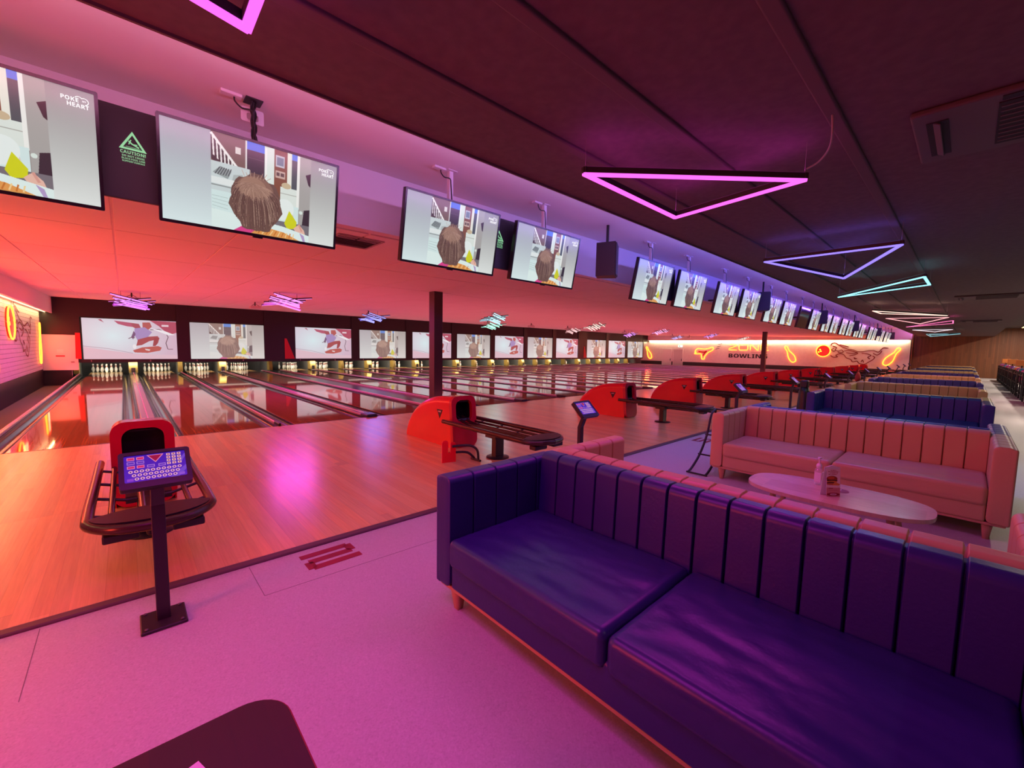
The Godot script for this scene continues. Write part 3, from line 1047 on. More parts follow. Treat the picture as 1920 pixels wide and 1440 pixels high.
# ---------------------------------------------------------------- lanes
func gutter_mesh(z0: float, z1: float) -> ArrayMesh:
	# half-round trough along z, centred on x = 0, rim at y = 0
	var b := MB.new()
	var r := 0.108
	var seg := 8
	for k in seg:
		var a0 := PI + PI * k / seg
		var a1 := PI + PI * (k + 1) / seg
		var p0 := Vector3(cos(a0) * r, sin(a0) * 0.085, 0)
		var p1 := Vector3(cos(a1) * r, sin(a1) * 0.085, 0)
		var n0 := Vector3(-cos(a0), -sin(a0), 0)
		var n1 := Vector3(-cos(a1), -sin(a1), 0)
		var i := b.put(p0 + Vector3(0, 0, z0), n0)
		b.put(p1 + Vector3(0, 0, z0), n1)
		b.put(p1 + Vector3(0, 0, z1), n1)
		b.put(p0 + Vector3(0, 0, z1), n0)
		b.face(i, i + 1, i + 2)
		b.face(i, i + 2, i + 3)
	# thin rims on both sides and a flat underside
	b.box(Vector3(-0.113, -0.05, (z0 + z1) / 2), Vector3(0.009, 0.11, z0 - z1))
	b.box(Vector3(0.113, -0.05, (z0 + z1) / 2), Vector3(0.009, 0.11, z0 - z1))
	b.box(Vector3(0, -0.11, (z0 + z1) / 2), Vector3(0.234, 0.02, z0 - z1))
	return b.mesh()


func build_lanes() -> void:
	var z0 := FOUL_Z - 0.004
	var z1 := -27.2
	var lane: Node3D
	var bed := MB.new().span(Vector3(-LANE_W / 2, -0.3, z1), Vector3(LANE_W / 2, 0.0, z0)).mesh()
	var gut := gutter_mesh(z0, -25.4)
	for i in 24:
		var x: float = pair_x[i / 2] + (-HALF if i % 2 == 0 else HALF)
		var label := "glossy wooden bowling lane with dark gutters, %s counted from the boarded neon wall" % ORD[i]
		if i == 0:
			lane = thing("bowling_lane", label, "bowling lane", Vector3(x, 0, 0), 0.0, "bowling lanes")
			part(lane, "lane_surface", bed, M.oiled_lane)
			part(lane, "foul_line", MB.new().box(Vector3(0, 0.0012, z0 - 0.012), Vector3(LANE_W, 0.0022, 0.024)), M.foul_line_black)
			part(lane, "pin_deck", MB.new().box(Vector3(0, 0.0015, -26.75), Vector3(LANE_W, 0.003, 1.1)), M.pin_deck)
			for s in [-1, 1]:
				part(lane, "gutter", gut, M.gutter_plastic, Transform3D(Basis(), Vector3(s * (LANE_W / 2 + 0.1185), -0.012, 0)))
		else:
			copy(lane, label, Vector3(x, 0, 0))
	# dividers: wide ones inside a pair (over the ball track), narrow ones between pairs
	var z_end := FOUL_Z - 0.02
	z1 = -25.4
	for i in 25:
		var x0: float = -1e9
		var x1: float = 1e9
		if i > 0:
			x0 = pair_x[(i - 1) / 2] + (-HALF if (i - 1) % 2 == 0 else HALF) + LANE_W / 2 + 0.237
		if i < 24:
			x1 = pair_x[i / 2] + (-HALF if i % 2 == 0 else HALF) - LANE_W / 2 - 0.237
		if i == 0:
			x0 = x1 - 0.09
		if i == 24:
			x1 = x0 + 0.09
		var cx := (x0 + x1) / 2
		var w := x1 - x0
		var wide := w > 0.6
		var lab := "divider rail on the outer side of the %s lane" % ORD[mini(i, 23)] if i == 0 or i == 24 else "raised divider rail between the %s and %s lanes" % [ORD[i - 1], ORD[i]]
		var o := thing("lane_divider", lab, "lane divider", Vector3(cx, -0.3, 0), 0.0, "dividers between the lanes")
		var h := 0.335
		area(Vector3(cx, 0.075, (z1 + z_end) / 2), Vector3.UP, Vector3(0, 0, 1), Vector2(z_end - z1 - 0.5, 0.02), lin(1.0, 0.13, 0.20), ADDED_DIVIDER_LED)  # added red uplight for the ceiling, no such source seen
		if wide:
			part(o, "walkway", MB.new().span(Vector3(-w / 2 + 0.10, 0, z1), Vector3(w / 2 - 0.10, 0.285, z_end)), M.capping_dark)
			for s in [-1, 1]:
				part(o, "added_strip_light", MB.new().box(Vector3(s * (w / 2 - 0.05), h + 0.001, (z1 + z_end) / 2 - 0.16), Vector3(0.014, 0.004, z_end - z1 - 0.34)), M.added_divider_led)
				part(o, "capping", MB.new().rbox(Vector3(s * (w / 2 - 0.05), h / 2, (z1 + z_end) / 2), Vector3(0.09, h, z_end - z1), 0.02), M.capping_plastic)
				part(o, "end_cap", MB.new().rbox(Vector3(s * (w / 2 - 0.05), 0.305, z_end - 0.13), Vector3(0.094, 0.10, 0.34), 0.03), M.black_rubber)
		else:
			part(o, "added_strip_light", MB.new().box(Vector3(0, 0.336, (z1 + z_end) / 2 - 0.16), Vector3(0.014, 0.004, z_end - z1 - 0.34)), M.added_divider_led)
			part(o, "core", MB.new().span(Vector3(-w / 2 + 0.004, 0, z1), Vector3(w / 2 - 0.004, 0.30, z_end)), M.capping_dark)
			part(o, "capping", MB.new().rbox(Vector3(0, 0.295, (z1 + z_end) / 2), Vector3(w * 0.86, 0.08, z_end - z1), 0.02), M.capping_plastic)
			part(o, "end_cap", MB.new().rbox(Vector3(0, 0.305, z_end - 0.13), Vector3(w * 0.95, 0.10, 0.34), 0.03), M.black_rubber)
	# kickback boards standing between the pin decks
	var prof := PackedVector2Array()
	for k in 9:
		var a := PI / 2 * k / 8.0
		prof.append(Vector2(25.45 + 0.34 * (1 - cos(a)) * 0.9, 0.02 + 0.60 * sin(a)))
	prof.append(Vector2(25.95, 0.62))
	prof.append(Vector2(25.95, 0.02))
	var turn := Basis(Vector3(0, 0, -1), Vector3.UP, Vector3(1, 0, 0))
	for i in 25:
		var x: float
		if i == 0:
			x = pair_x[0] - HALF - 0.90
		elif i == 24:
			x = pair_x[11] + HALF + 0.90
		else:
			var xa: float = pair_x[(i - 1) / 2] + (-HALF if (i - 1) % 2 == 0 else HALF)
			var xb: float = pair_x[i / 2] + (-HALF if i % 2 == 0 else HALF)
			x = (xa + xb) / 2
		var w := 0.30 if i % 2 == 1 else 0.16
		var lab := "yellow fronted kickback board beside the pins of the %s lane, %s side" % [ORD[mini(i, 23)], "far" if i == 24 else "near"]
		var o := thing("kickback_board", lab, "kickback board", Vector3(x, -0.3, 0), 0.0, "kickback boards by the pins")
		part(o, "front_board", MB.new().extrude(prof, w, Vector3(0, 0.3, 0), turn), M.kickback_yellow)
		part(o, "rear_board", MB.new().span(Vector3(-w / 2 + 0.01, 0, -27.6), Vector3(w / 2 - 0.01, 0.92, -25.955)), M.kickback_grey)
		if i % 2 == 1:
			part(o, "ball_door", MB.new().span(Vector3(-0.07, 0.31, -25.46), Vector3(0.07, 0.55, -25.43)), M.black_rubber)


func pin_mesh() -> ArrayMesh:
	var b := MB.new()
	b.colored = true
	var prof := []
	var tint := []
	for q in [[0.0, 0.0], [0.026, 0.0], [0.029, 0.008], [0.036, 0.03], [0.053, 0.075], [0.0605, 0.115], [0.056, 0.155], [0.042, 0.195], [0.030, 0.228], [0.0245, 0.254], [0.0238, 0.262], [0.0252, 0.285], [0.0295, 0.32], [0.0323, 0.343], [0.030, 0.362], [0.021, 0.376], [0.010, 0.380], [0.0, 0.381]]:
		prof.append(Vector2(q[0], q[1]))
		tint.append(Color(0.62, 0.22, 0.20) if (q[1] > 0.24 and q[1] < 0.29) else Color(0.80, 0.77, 0.72))
	b.lathe(prof, 14, Vector3.ZERO, Basis(), tint)
	return b.mesh()


func build_pins() -> void:
	var m := pin_mesh()
	for i in 24:
		var x: float = pair_x[i / 2] + (-HALF if i % 2 == 0 else HALF)
		for row in 4:
			for k in row + 1:
				single("bowling_pin", m, M.pin_white, "white bowling pin, row %s, %s from the boarded wall, on the %s lane" % [["one", "two", "three", "four"][row], ORD[k], ORD[i]], "bowling pin", Vector3(x + (k - row / 2.0) * 0.3048, 0.003, PIN_Z - row * 0.264), "pins on the %s lane" % ORD[i])


# ---------------------------------------------------------------- sofas
func build_sofas() -> void:
	var nz := FastNoiseLite.new()
	nz.seed = 4
	nz.frequency = 0.045
	nz.fractal_octaves = 3
	var proto := []
	for c in 2:
		var leather: Material = M.blue_leather if c == 0 else M.tan_leather
		var s := Node3D.new()
		s.name = "channel_sofa"
		for x in [-0.34, 0.34]:
			for z in [-1.0, 1.0]:
				part(s, "leg", MB.new().lathe([Vector2(0.0, 0.0), Vector2(0.024, 0.0), Vector2(0.046, 0.128), Vector2(0.0, 0.128)], 4, Vector3(x, 0, z), Basis(Vector3.UP, PI / 4)), M.beech_wood)
		part(s, "base_rail", MB.new().rbox(Vector3(0, 0.135, 0), Vector3(0.79, 0.022, 2.19), 0.006), M.beech_wood)
		part(s, "base", MB.new().rbox(Vector3(-0.06, 0.225, 0), Vector3(0.69, 0.165, 1.97), 0.02), leather)
		for z in [-0.4945, 0.4945]:
			var st := part(s, "seat_cushion", MB.new().rbox(Vector3(-0.075, 0.345, z), Vector3(0.70, 0.155, 0.984), 0.035, Basis(), 34, nz, 0.009), leather)
			part(st, "piping", MB.new().tube([Vector3(-0.412, 0.408, z - 0.46), Vector3(-0.412, 0.408, z + 0.46)], 0.005, 6), leather)
		var back := part(s, "back_core", MB.new().rbox(Vector3(0.355, 0.455, 0), Vector3(0.108, 0.63, 1.98), 0.035), leather)
		var lean := Basis(Vector3(0, 0, 1), -0.05)
		var ch := MB.new().rbox(Vector3.ZERO, Vector3(0.135, 0.52, 0.1414 * 5.0), 0.045).mesh()
		for k in 14:
			part(back, "channel", ch, leather, Transform3D(lean * Basis().scaled(Vector3(1, 1, 1 / 5.0)), Vector3(0.338, 0.52, -0.919 + k * 0.1414)))
		for sd in [-1.0, 1.0]:
			var arm := part(s, "arm_panel", MB.new().rbox(Vector3(0, 0.44, sd * 1.092), Vector3(0.83, 0.60, 0.046), 0.016), leather)
			var seg := MB.new().rbox(Vector3.ZERO, Vector3(0.1658 * 4.0, 0.605, 0.118), 0.036).mesh()
			for k in 5:
				part(arm, "channel", seg, leather, Transform3D(Basis().scaled(Vector3(1 / 4.0, 1, 1)), Vector3(-0.332 + k * 0.166, 0.4475, sd * 1.046)))
		proto.append(s)
	for i in 12:
		var tint := i % 2
		var word: String = ["dark blue", "tan"][tint]
		# facing the boarded wall
		var o: Node3D = proto[tint].duplicate()
		o.name = numbered("channel_sofa")
		add_child(o)
		o.position = Vector3(sofa_x[i] + 0.415, 0, -0.805)
		var opp := "" if i == 0 else " across the table"
		tag(o, "%s channel-tufted leather sofa facing the boarded wall%s, bay %s" % [word, opp, ["one", "two", "three", "four", "five", "six", "seven", "eight", "nine", "ten", "eleven", "twelve"][i]], "sofa", "channel-tufted sofas in the bays")
		if i > 0:
			var q: Node3D = proto[tint].duplicate()
			q.name = numbered("channel_sofa")
			add_child(q)
			q.position = Vector3(sofa_x[i - 1] + 0.83 + 0.418, 0, -0.805)
			q.rotation.y = PI
			tag(q, "%s channel-tufted leather sofa back to back with the %s sofa of bay %s" % [word, ["tan", "dark blue"][tint], ["one", "two", "three", "four", "five", "six", "seven", "eight", "nine", "ten", "eleven"][i - 1]], "sofa", "channel-tufted sofas in the bays")
	for s in proto:
		s.free()


# ---------------------------------------------------------------- ball returns
func build_ball_returns() -> void:
	var r := Node3D.new()
	r.name = "ball_return"
	# side profile: u is the distance towards the pins from the front face, v is height
	var prof := PackedVector2Array()
	prof.append(Vector2(0.0, 0.02))
	prof.append(Vector2(0.0, 0.40))
	prof.append(Vector2(0.015, 0.727))
	prof.append(Vector2(0.10, 0.728))
	for k in 13:
		var a := PI / 2 * (1.0 - k / 12.0)
		prof.append(Vector2(0.20 + 1.08 * cos(a), 0.05 + 0.67 * sin(a)))
	prof.append(Vector2(1.28, 0.0))
	prof.append(Vector2(0.0, 0.0))
	var turn := Basis(Vector3(0, 0, -1), Vector3.UP, Vector3(1, 0, 0))
	var clean := PackedVector2Array()
	for p in prof:
		if clean.is_empty() or clean[-1].distance_to(p) > 0.004:
			clean.append(p)
	if clean[-1].distance_to(clean[0]) < 0.025:
		clean.remove_at(0)
	# flat sides end where the rounded shoulders of the shell begin
	var low := PackedVector2Array()
	for p in clean:
		low.append(Vector2(p.x, p.y - minf(0.09, p.y * 0.45)))
	for sd in [-1.0, 1.0]:
		var side := part(r, "side_panel", MB.new().extrude(low.duplicate(), 0.012, Vector3(sd * 0.204, 0, 0), turn), M.hood_red)
		var e := MB.new()
		e.extrude(PackedVector2Array([Vector2(-0.075, 0.055), Vector2(0.075, 0.055), Vector2(0.0, -0.075)]), 0.004, Vector3.ZERO, Basis(Vector3(0, 0, -sd), Vector3.UP, Vector3(sd, 0, 0)))
		var em := part(side, "emblem", e, M.sign_black, Transform3D(Basis(), Vector3(sd * 0.212, 0.47, -0.30)))
		em.set_meta("label", "black triangle emblem")
		part(side, "emblem_band", MB.new().box(Vector3(sd * 0.2135, 0.495, -0.30), Vector3(0.003, 0.018, 0.07)), M.label_white)
	var rows := []
	for p in clean:
		if p.y < 0.03 or (p.x < 0.01 and p.y < 0.6):
			continue
		var rr := minf(0.09, p.y * 0.45)
		var row := []
		for k in 13:
			var a := PI * k / 12.0
			var cx := -0.21 + rr if k <= 6 else 0.21 - rr
			row.append(Vector3(cx - rr * cos(a), p.y - rr + rr * sin(a), -p.x))
		rows.append(row)
	part(r, "top_shell", MB.new().grid(rows), M.hood_red)
	part(r, "front_frame", MB.new().ring(rounded(0.428, 0.735, 0.105, 6), rounded(0.285, 0.30, 0.085, 6, Vector2(0, 0.155)), 0.06, Vector3(0, 0.370, -0.005), Basis(Vector3.RIGHT, -0.09)), M.hood_trim)
	part(r, "front_panel", MB.new().rbox(Vector3(0, 0.19, 0.012), Vector3(0.30, 0.33, 0.05), 0.012, Basis(Vector3.RIGHT, -0.05)), M.hood_red)
	part(r, "throat", MB.new().box(Vector3(0, 0.47, -0.25), Vector3(0.35, 0.36, 0.02)), M.black_rubber)
	part(r, "throat_side", MB.new().box(Vector3(-0.165, 0.45, -0.14), Vector3(0.01, 0.32, 0.22)).box(Vector3(0.165, 0.45, -0.14), Vector3(0.01, 0.32, 0.22)), M.black_rubber)
	part(r, "throat_top", MB.new().box(Vector3(0, 0.655, -0.14), Vector3(0.33, 0.01, 0.23)), M.black_rubber)
	part(r, "ball_lift", MB.new().rbox(Vector3(0, 0.37, -0.10), Vector3(0.22, 0.10, 0.24), 0.03), M.rack_black)
	var lb := part(r, "label_plate", MB.new().box(Vector3(0, 0.705, -0.02), Vector3(0.08, 0.022, 0.006), Basis(Vector3.RIGHT, -0.4)), M.label_white)
	lb.set_meta("label", "small pale label")
	# rack: local z runs from the hood (0) towards the players
	var y := 0.375
	for sd in [-1.0, 1.0]:
		part(r, "outer_rail", MB.new().tube(smooth([Vector3(sd * 0.285, y + 0.01, -0.10), Vector3(sd * 0.29, y + 0.01, 0.7), Vector3(sd * 0.295, y + 0.01, 1.40), Vector3(sd * 0.275, y + 0.005, 1.58), Vector3(sd * 0.16, y, 1.70), Vector3(0, y, 1.735)], false, 5), 0.030, 10), M.rack_tube)
		part(r, "inner_rail", MB.new().tube([Vector3(sd * 0.195, y - 0.02, 0.02), Vector3(sd * 0.195, y - 0.02, 1.50)], 0.018, 8), M.rack_tube)
		part(r, "centre_rail", MB.new().tube(smooth([Vector3(sd * 0.05, y + 0.05, -0.10), Vector3(sd * 0.05, y - 0.01, 0.12), Vector3(sd * 0.045, y - 0.02, 0.5), Vector3(sd * 0.045, y - 0.02, 1.50)]), 0.020, 8), M.rack_tube)
	for z in [0.12, 0.55, 0.95, 1.35]:
		part(r, "cross_bar", MB.new().tube([Vector3(-0.285, y - 0.005, z), Vector3(-0.12, y - 0.05, z), Vector3(0.12, y - 0.05, z), Vector3(0.285, y - 0.005, z)], 0.011, 6), M.rack_black)
	var lid := PackedVector2Array()
	for k in 21:
		var a := PI * k / 20.0
		lid.append(Vector2(cos(a) * 0.285, -sin(a) * 0.19 - 1.53))
	for k in range(1, 10):
		var a := PI * k / 10.0
		lid.append(Vector2(-cos(a) * 0.24, sin(a) * 0.07 - 1.52))
	part(r, "end_lid", MB.new().extrude(lid, 0.05, Vector3(0, y + 0.012, 0), Basis(Vector3.RIGHT, Vector3(0, 0, -1), Vector3.UP)), M.rack_lid)
	part(r, "switch_box", MB.new().rbox(Vector3(-0.15, y - 0.06, 1.62), Vector3(0.16, 0.05, 0.10), 0.01).rbox(Vector3(0.16, y - 0.06, 1.62), Vector3(0.16, 0.05, 0.10), 0.01).rbox(Vector3(0, y - 0.065, 1.56), Vector3(0.08, 0.09, 0.10), 0.02), M.rack_black)
	part(r, "underframe", MB.new().box(Vector3(0, y - 0.07, 0.85), Vector3(0.06, 0.05, 1.30)).box(Vector3(0, y - 0.08, 0.76), Vector3(0.26, 0.05, 0.20)), M.rack_black)
	part(r, "post", MB.new().rbox(Vector3(0, 0.155, 0.76), Vector3(0.14, 0.31, 0.09), 0.008), M.rack_black)
	part(r, "foot_plate", MB.new().lathe([Vector2(0, 0), Vector2(0.15, 0), Vector2(0.15, 0.012), Vector2(0.08, 0.02), Vector2(0, 0.02)], 20, Vector3(0, 0, 0.76)), M.rack_black)
	for i in 12:
		var o: Node3D = r if i == 11 else r.duplicate()
		o.name = numbered("ball_return")
		add_child(o)
		o.position = Vector3(return_x[i], 0, -4.87)
		tag(o, "red hooded ball return with black rack, %s counted from the boarded neon wall" % ORD[i], "ball return", "ball returns on the approach")


# ---------------------------------------------------------------- televisions, speakers, caution panels
func tv_logo() -> MB:
	return MB.new()


func build_televisions() -> void:
	var t := Node3D.new()
	t.name = "television"
	var tilt := Basis(Vector3.RIGHT, 0.19)
	var body := part(t, "housing", MB.new().rbox(Vector3(0, 0, -0.028), Vector3(1.222, 0.706, 0.055), 0.008), M.tv_black, Transform3D(tilt, Vector3.ZERO))
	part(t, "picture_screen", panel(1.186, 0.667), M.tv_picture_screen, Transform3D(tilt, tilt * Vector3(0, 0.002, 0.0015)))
	part(body, "bezel", MB.new().ring(rounded(1.222, 0.706, 0.008, 2), rounded(1.186, 0.667, 0.004, 2), 0.012, Vector3(0, 0, 0.003)), M.tv_black)
	part(body, "badge", MB.new().rbox(Vector3(0, -0.356, -0.01), Vector3(0.07, 0.016, 0.03), 0.004), M.tv_black)
	var logo := Node3D.new()
	for row in [["POKE", -0.030, 0.014, 0.024], ["HEART", 0.004, -0.016, 0.024]]:
		part(t, "logo_screen", text(row[0], row[3], 0.001), M.logo_white_screen, Transform3D(tilt, tilt * Vector3(0.515 + row[1], 0.262 + row[2], 0.0025)))
	part(t, "logo_screen", text("MY", 0.009, 0.001), M.logo_white_screen, Transform3D(tilt, tilt * Vector3(0.548, 0.277, 0.003)))
	var heart := []
	for k in 17:
		var a := lerpf(PI * 0.75, -PI * 0.45, k / 16.0)
		heart.append(tilt * Vector3(0.549 + 0.018 * cos(a), 0.277 + 0.018 * sin(a), 0.003))
	part(t, "logo_screen", MB.new().tube(heart, 0.0022, 5), M.logo_white_screen)
	var heart2 := []
	for k in 13:
		var a := lerpf(PI * 0.8, PI * 0.25, k / 12.0)
		heart2.append(tilt * Vector3(0.524 + 0.018 * cos(a), 0.280 + 0.018 * sin(a), 0.003))
	part(t, "logo_screen", MB.new().tube(heart2, 0.0022, 5), M.logo_white_screen)
	logo.free()
	var white := [part(t, "pole", MB.new().rbox(Vector3(0, 0.37, -0.075), Vector3(0.05, 0.655, 0.05), 0.005), M.pole_white)]
	white.append(part(t, "wall_bracket", MB.new().rbox(Vector3(0, 0.05, -0.068), Vector3(0.30, 0.30, 0.03), 0.005), M.tv_black))
	part(t, "ceiling_plate", MB.new().rbox(Vector3(0, 0.694, -0.075), Vector3(0.12, 0.009, 0.12), 0.003), M.pole_white)
	part(t, "socket_box", MB.new().rbox(Vector3(-0.15, 0.686, -0.06), Vector3(0.14, 0.022, 0.06), 0.004), M.pole_white)
	part(t, "cable", MB.new().tube(smooth([Vector3(-0.13, 0.675, -0.06), Vector3(-0.125, 0.645, -0.06), Vector3(-0.08, 0.615, -0.065), Vector3(-0.02, 0.61, -0.048), Vector3(-0.01, 0.55, -0.044), Vector3(0.006, 0.35, -0.044)]), 0.006, 6), M.cable_black)
	var off := mat("tv_off_glass", Color(0.008, 0.008, 0.009), 0.08)
	for i in 12:
		for s in 2:
			var k := i * 2 + s
			var x: float = tv_x(i) + (-0.75 if s == 0 else 0.75)
			var o: Node3D = t.duplicate()
			o.name = numbered("television")
			add_child(o)
			o.position = Vector3(x, 2.642, -3.905)
			var dark := k == 10
			tag(o, "ceiling-hung television %s, %s along the row from the boarded wall" % ["switched off and black" if dark else "showing a child's head", ORD[k]], "television", "televisions above the approach")
			if k == 1:
				# this one hangs on a black pole wrapped in cables
				for c in o.get_children():
					if str(c.name).begins_with("pole") or str(c.name).begins_with("ceiling_plate"):
						c.material_override = M.cable_black
					if str(c.name).begins_with("pole"):
						c.mesh = MB.new().tube([Vector3(0, 0.05, -0.075), Vector3(0, 0.692, -0.075)], 0.013, 8).mesh()
				for w in 3:
					var pts := []
					for j in 12:
						var u := j / 11.0
						pts.append(Vector3(0.019 * cos(u * 9.0 + w * 2.1), 0.69 - u * 0.40, -0.075 + 0.019 * sin(u * 9.0 + w * 2.1)))
					part(o, "cable", MB.new().tube(pts, 0.006, 6), M.cable_black)
				part(o, "socket_plate", MB.new().ring(rounded(0.16, 0.11, 0.012, 2), rounded(0.08, 0.05, 0.012, 2, Vector2(0.0, -0.01)), 0.01, Vector3(0.0, 0.60, -0.115)), M.pole_white)
			if dark:
				for c in o.get_children():
					if str(c.name).begins_with("picture"):
						c.material_override = off
					elif str(c.name).begins_with("logo"):
						o.remove_child(c)
						c.free()
			else:
				area(Vector3(x, 2.64, -3.89), Vector3(0, -0.19, 1), Vector3.RIGHT, Vector2(1.16, 0.64), lin(0.85, 0.95, 1.0), 0.04)
		# caution panel between the two televisions of a pair
		var c := thing("caution_panel", "black panel with green wet-floor caution sign between televisions %s and %s" % [ORD[i * 2], ORD[i * 2 + 1]], "sign", Vector3(tv_x(i) + 0.02, 2.725, -4.06), 0.0, "caution panels between the televisions")
		part(c, "board", MB.new().rbox(Vector3(0, 0, 0), Vector3(0.62, 0.615, 0.03), 0.004), M.sign_black)
		part(c, "bracket", MB.new().box(Vector3(-0.2, 0, -0.262), Vector3(0.03, 0.03, 0.494)).box(Vector3(0.2, 0, -0.262), Vector3(0.03, 0.03, 0.494)), M.sign_black)
		var tr := PackedVector2Array([Vector2(0.072, 0.03), Vector2(0, 0.155), Vector2(-0.072, 0.03)])
		var ti := PackedVector2Array([Vector2(0.051, 0.042), Vector2(0, 0.131), Vector2(-0.051, 0.042)])
		part(c, "caution_sign", MB.new().ring(tr, ti, 0.003, Vector3(0, 0, 0.017)), M.caution_backlit_sign)
		var man := MB.new()
		man.tube([Vector3(-0.020, 0.088, 0.017), Vector3(-0.004, 0.072, 0.017), Vector3(0.014, 0.064, 0.017), Vector3(0.032, 0.055, 0.017)], 0.0045, 6)
		man.tube([Vector3(0.004, 0.070, 0.017), Vector3(0.024, 0.072, 0.017)], 0.003, 6)
		man.tube([Vector3(-0.014, 0.082, 0.017), Vector3(-0.008, 0.098, 0.017)], 0.003, 6)
		man.tube([Vector3(-0.016, 0.080, 0.017), Vector3(-0.020, 0.066, 0.017)], 0.003, 6)
		man.tube([Vector3(-0.036, 0.050, 0.017), Vector3(0.040, 0.047, 0.017)], 0.0015, 5)
		man.lathe([Vector2(0, -0.006), Vector2(0.005, 0), Vector2(0, 0.006)], 8, Vector3(-0.026, 0.095, 0.017))
		part(c, "caution_sign", man, M.caution_backlit_sign)
		for row in [["CAUTION!", 0.011, 0.0215], ["DO NOT CROSS", -0.014, 0.0125], ["BLACK FOUL LINE", -0.032, 0.0110], ["SLIPPERY SURFACE", -0.049, 0.0100]]:
			part(c, "caution_sign", text(row[0], row[2], 0.001), M.caution_backlit_sign, Transform3D(Basis(), Vector3(0, row[1], 0.0165)))
	t.free()
	# loudspeakers hanging between the pairs
	for k in 6:
		var x: float = (tv_x(k * 2 + 1) + tv_x(k * 2 + 2)) / 2.0 if k < 5 else tv_x(11) + 1.75
		if k == 0:
			x = 5.55
		var o := thing("loudspeaker", "black loudspeaker on a ceiling pole beyond television %s of the row" % ORD[k * 4 + 3], "loudspeaker", Vector3(x, 2.55, -3.9), 0.5, "hanging loudspeakers")
		part(o, "cabinet", MB.new().extrude(PackedVector2Array([Vector2(-0.11, -0.15), Vector2(0.11, -0.15), Vector2(0.16, 0.14), Vector2(-0.16, 0.14)]), 0.50, Vector3(0, 0.26, 0), Basis(Vector3.RIGHT, Vector3(0, 0, 1), Vector3.DOWN)), M.speaker_black)
		part(o, "grille", MB.new().rbox(Vector3(0, 0.26, 0.150), Vector3(0.30, 0.47, 0.02), 0.006), M.speaker_black)
		part(o, "pole", MB.new().tube([Vector3(0, 0.51, 0), Vector3(0, 0.79, 0)], 0.022, 10), M.cable_black)
		part(o, "badge", MB.new().box(Vector3(0.09, 0.06, 0.161), Vector3(0.02, 0.02, 0.003)), M.label_white)


func tv_x(i: int) -> float:
	return 0.087 + 3.365 * i + (0.93 if i >= 2 else 0.0) + (0.85 if i >= 9 else 0.0)


const ADDED_DIVIDER_LED := 5.5  # strength of the added red uplights along the dividers


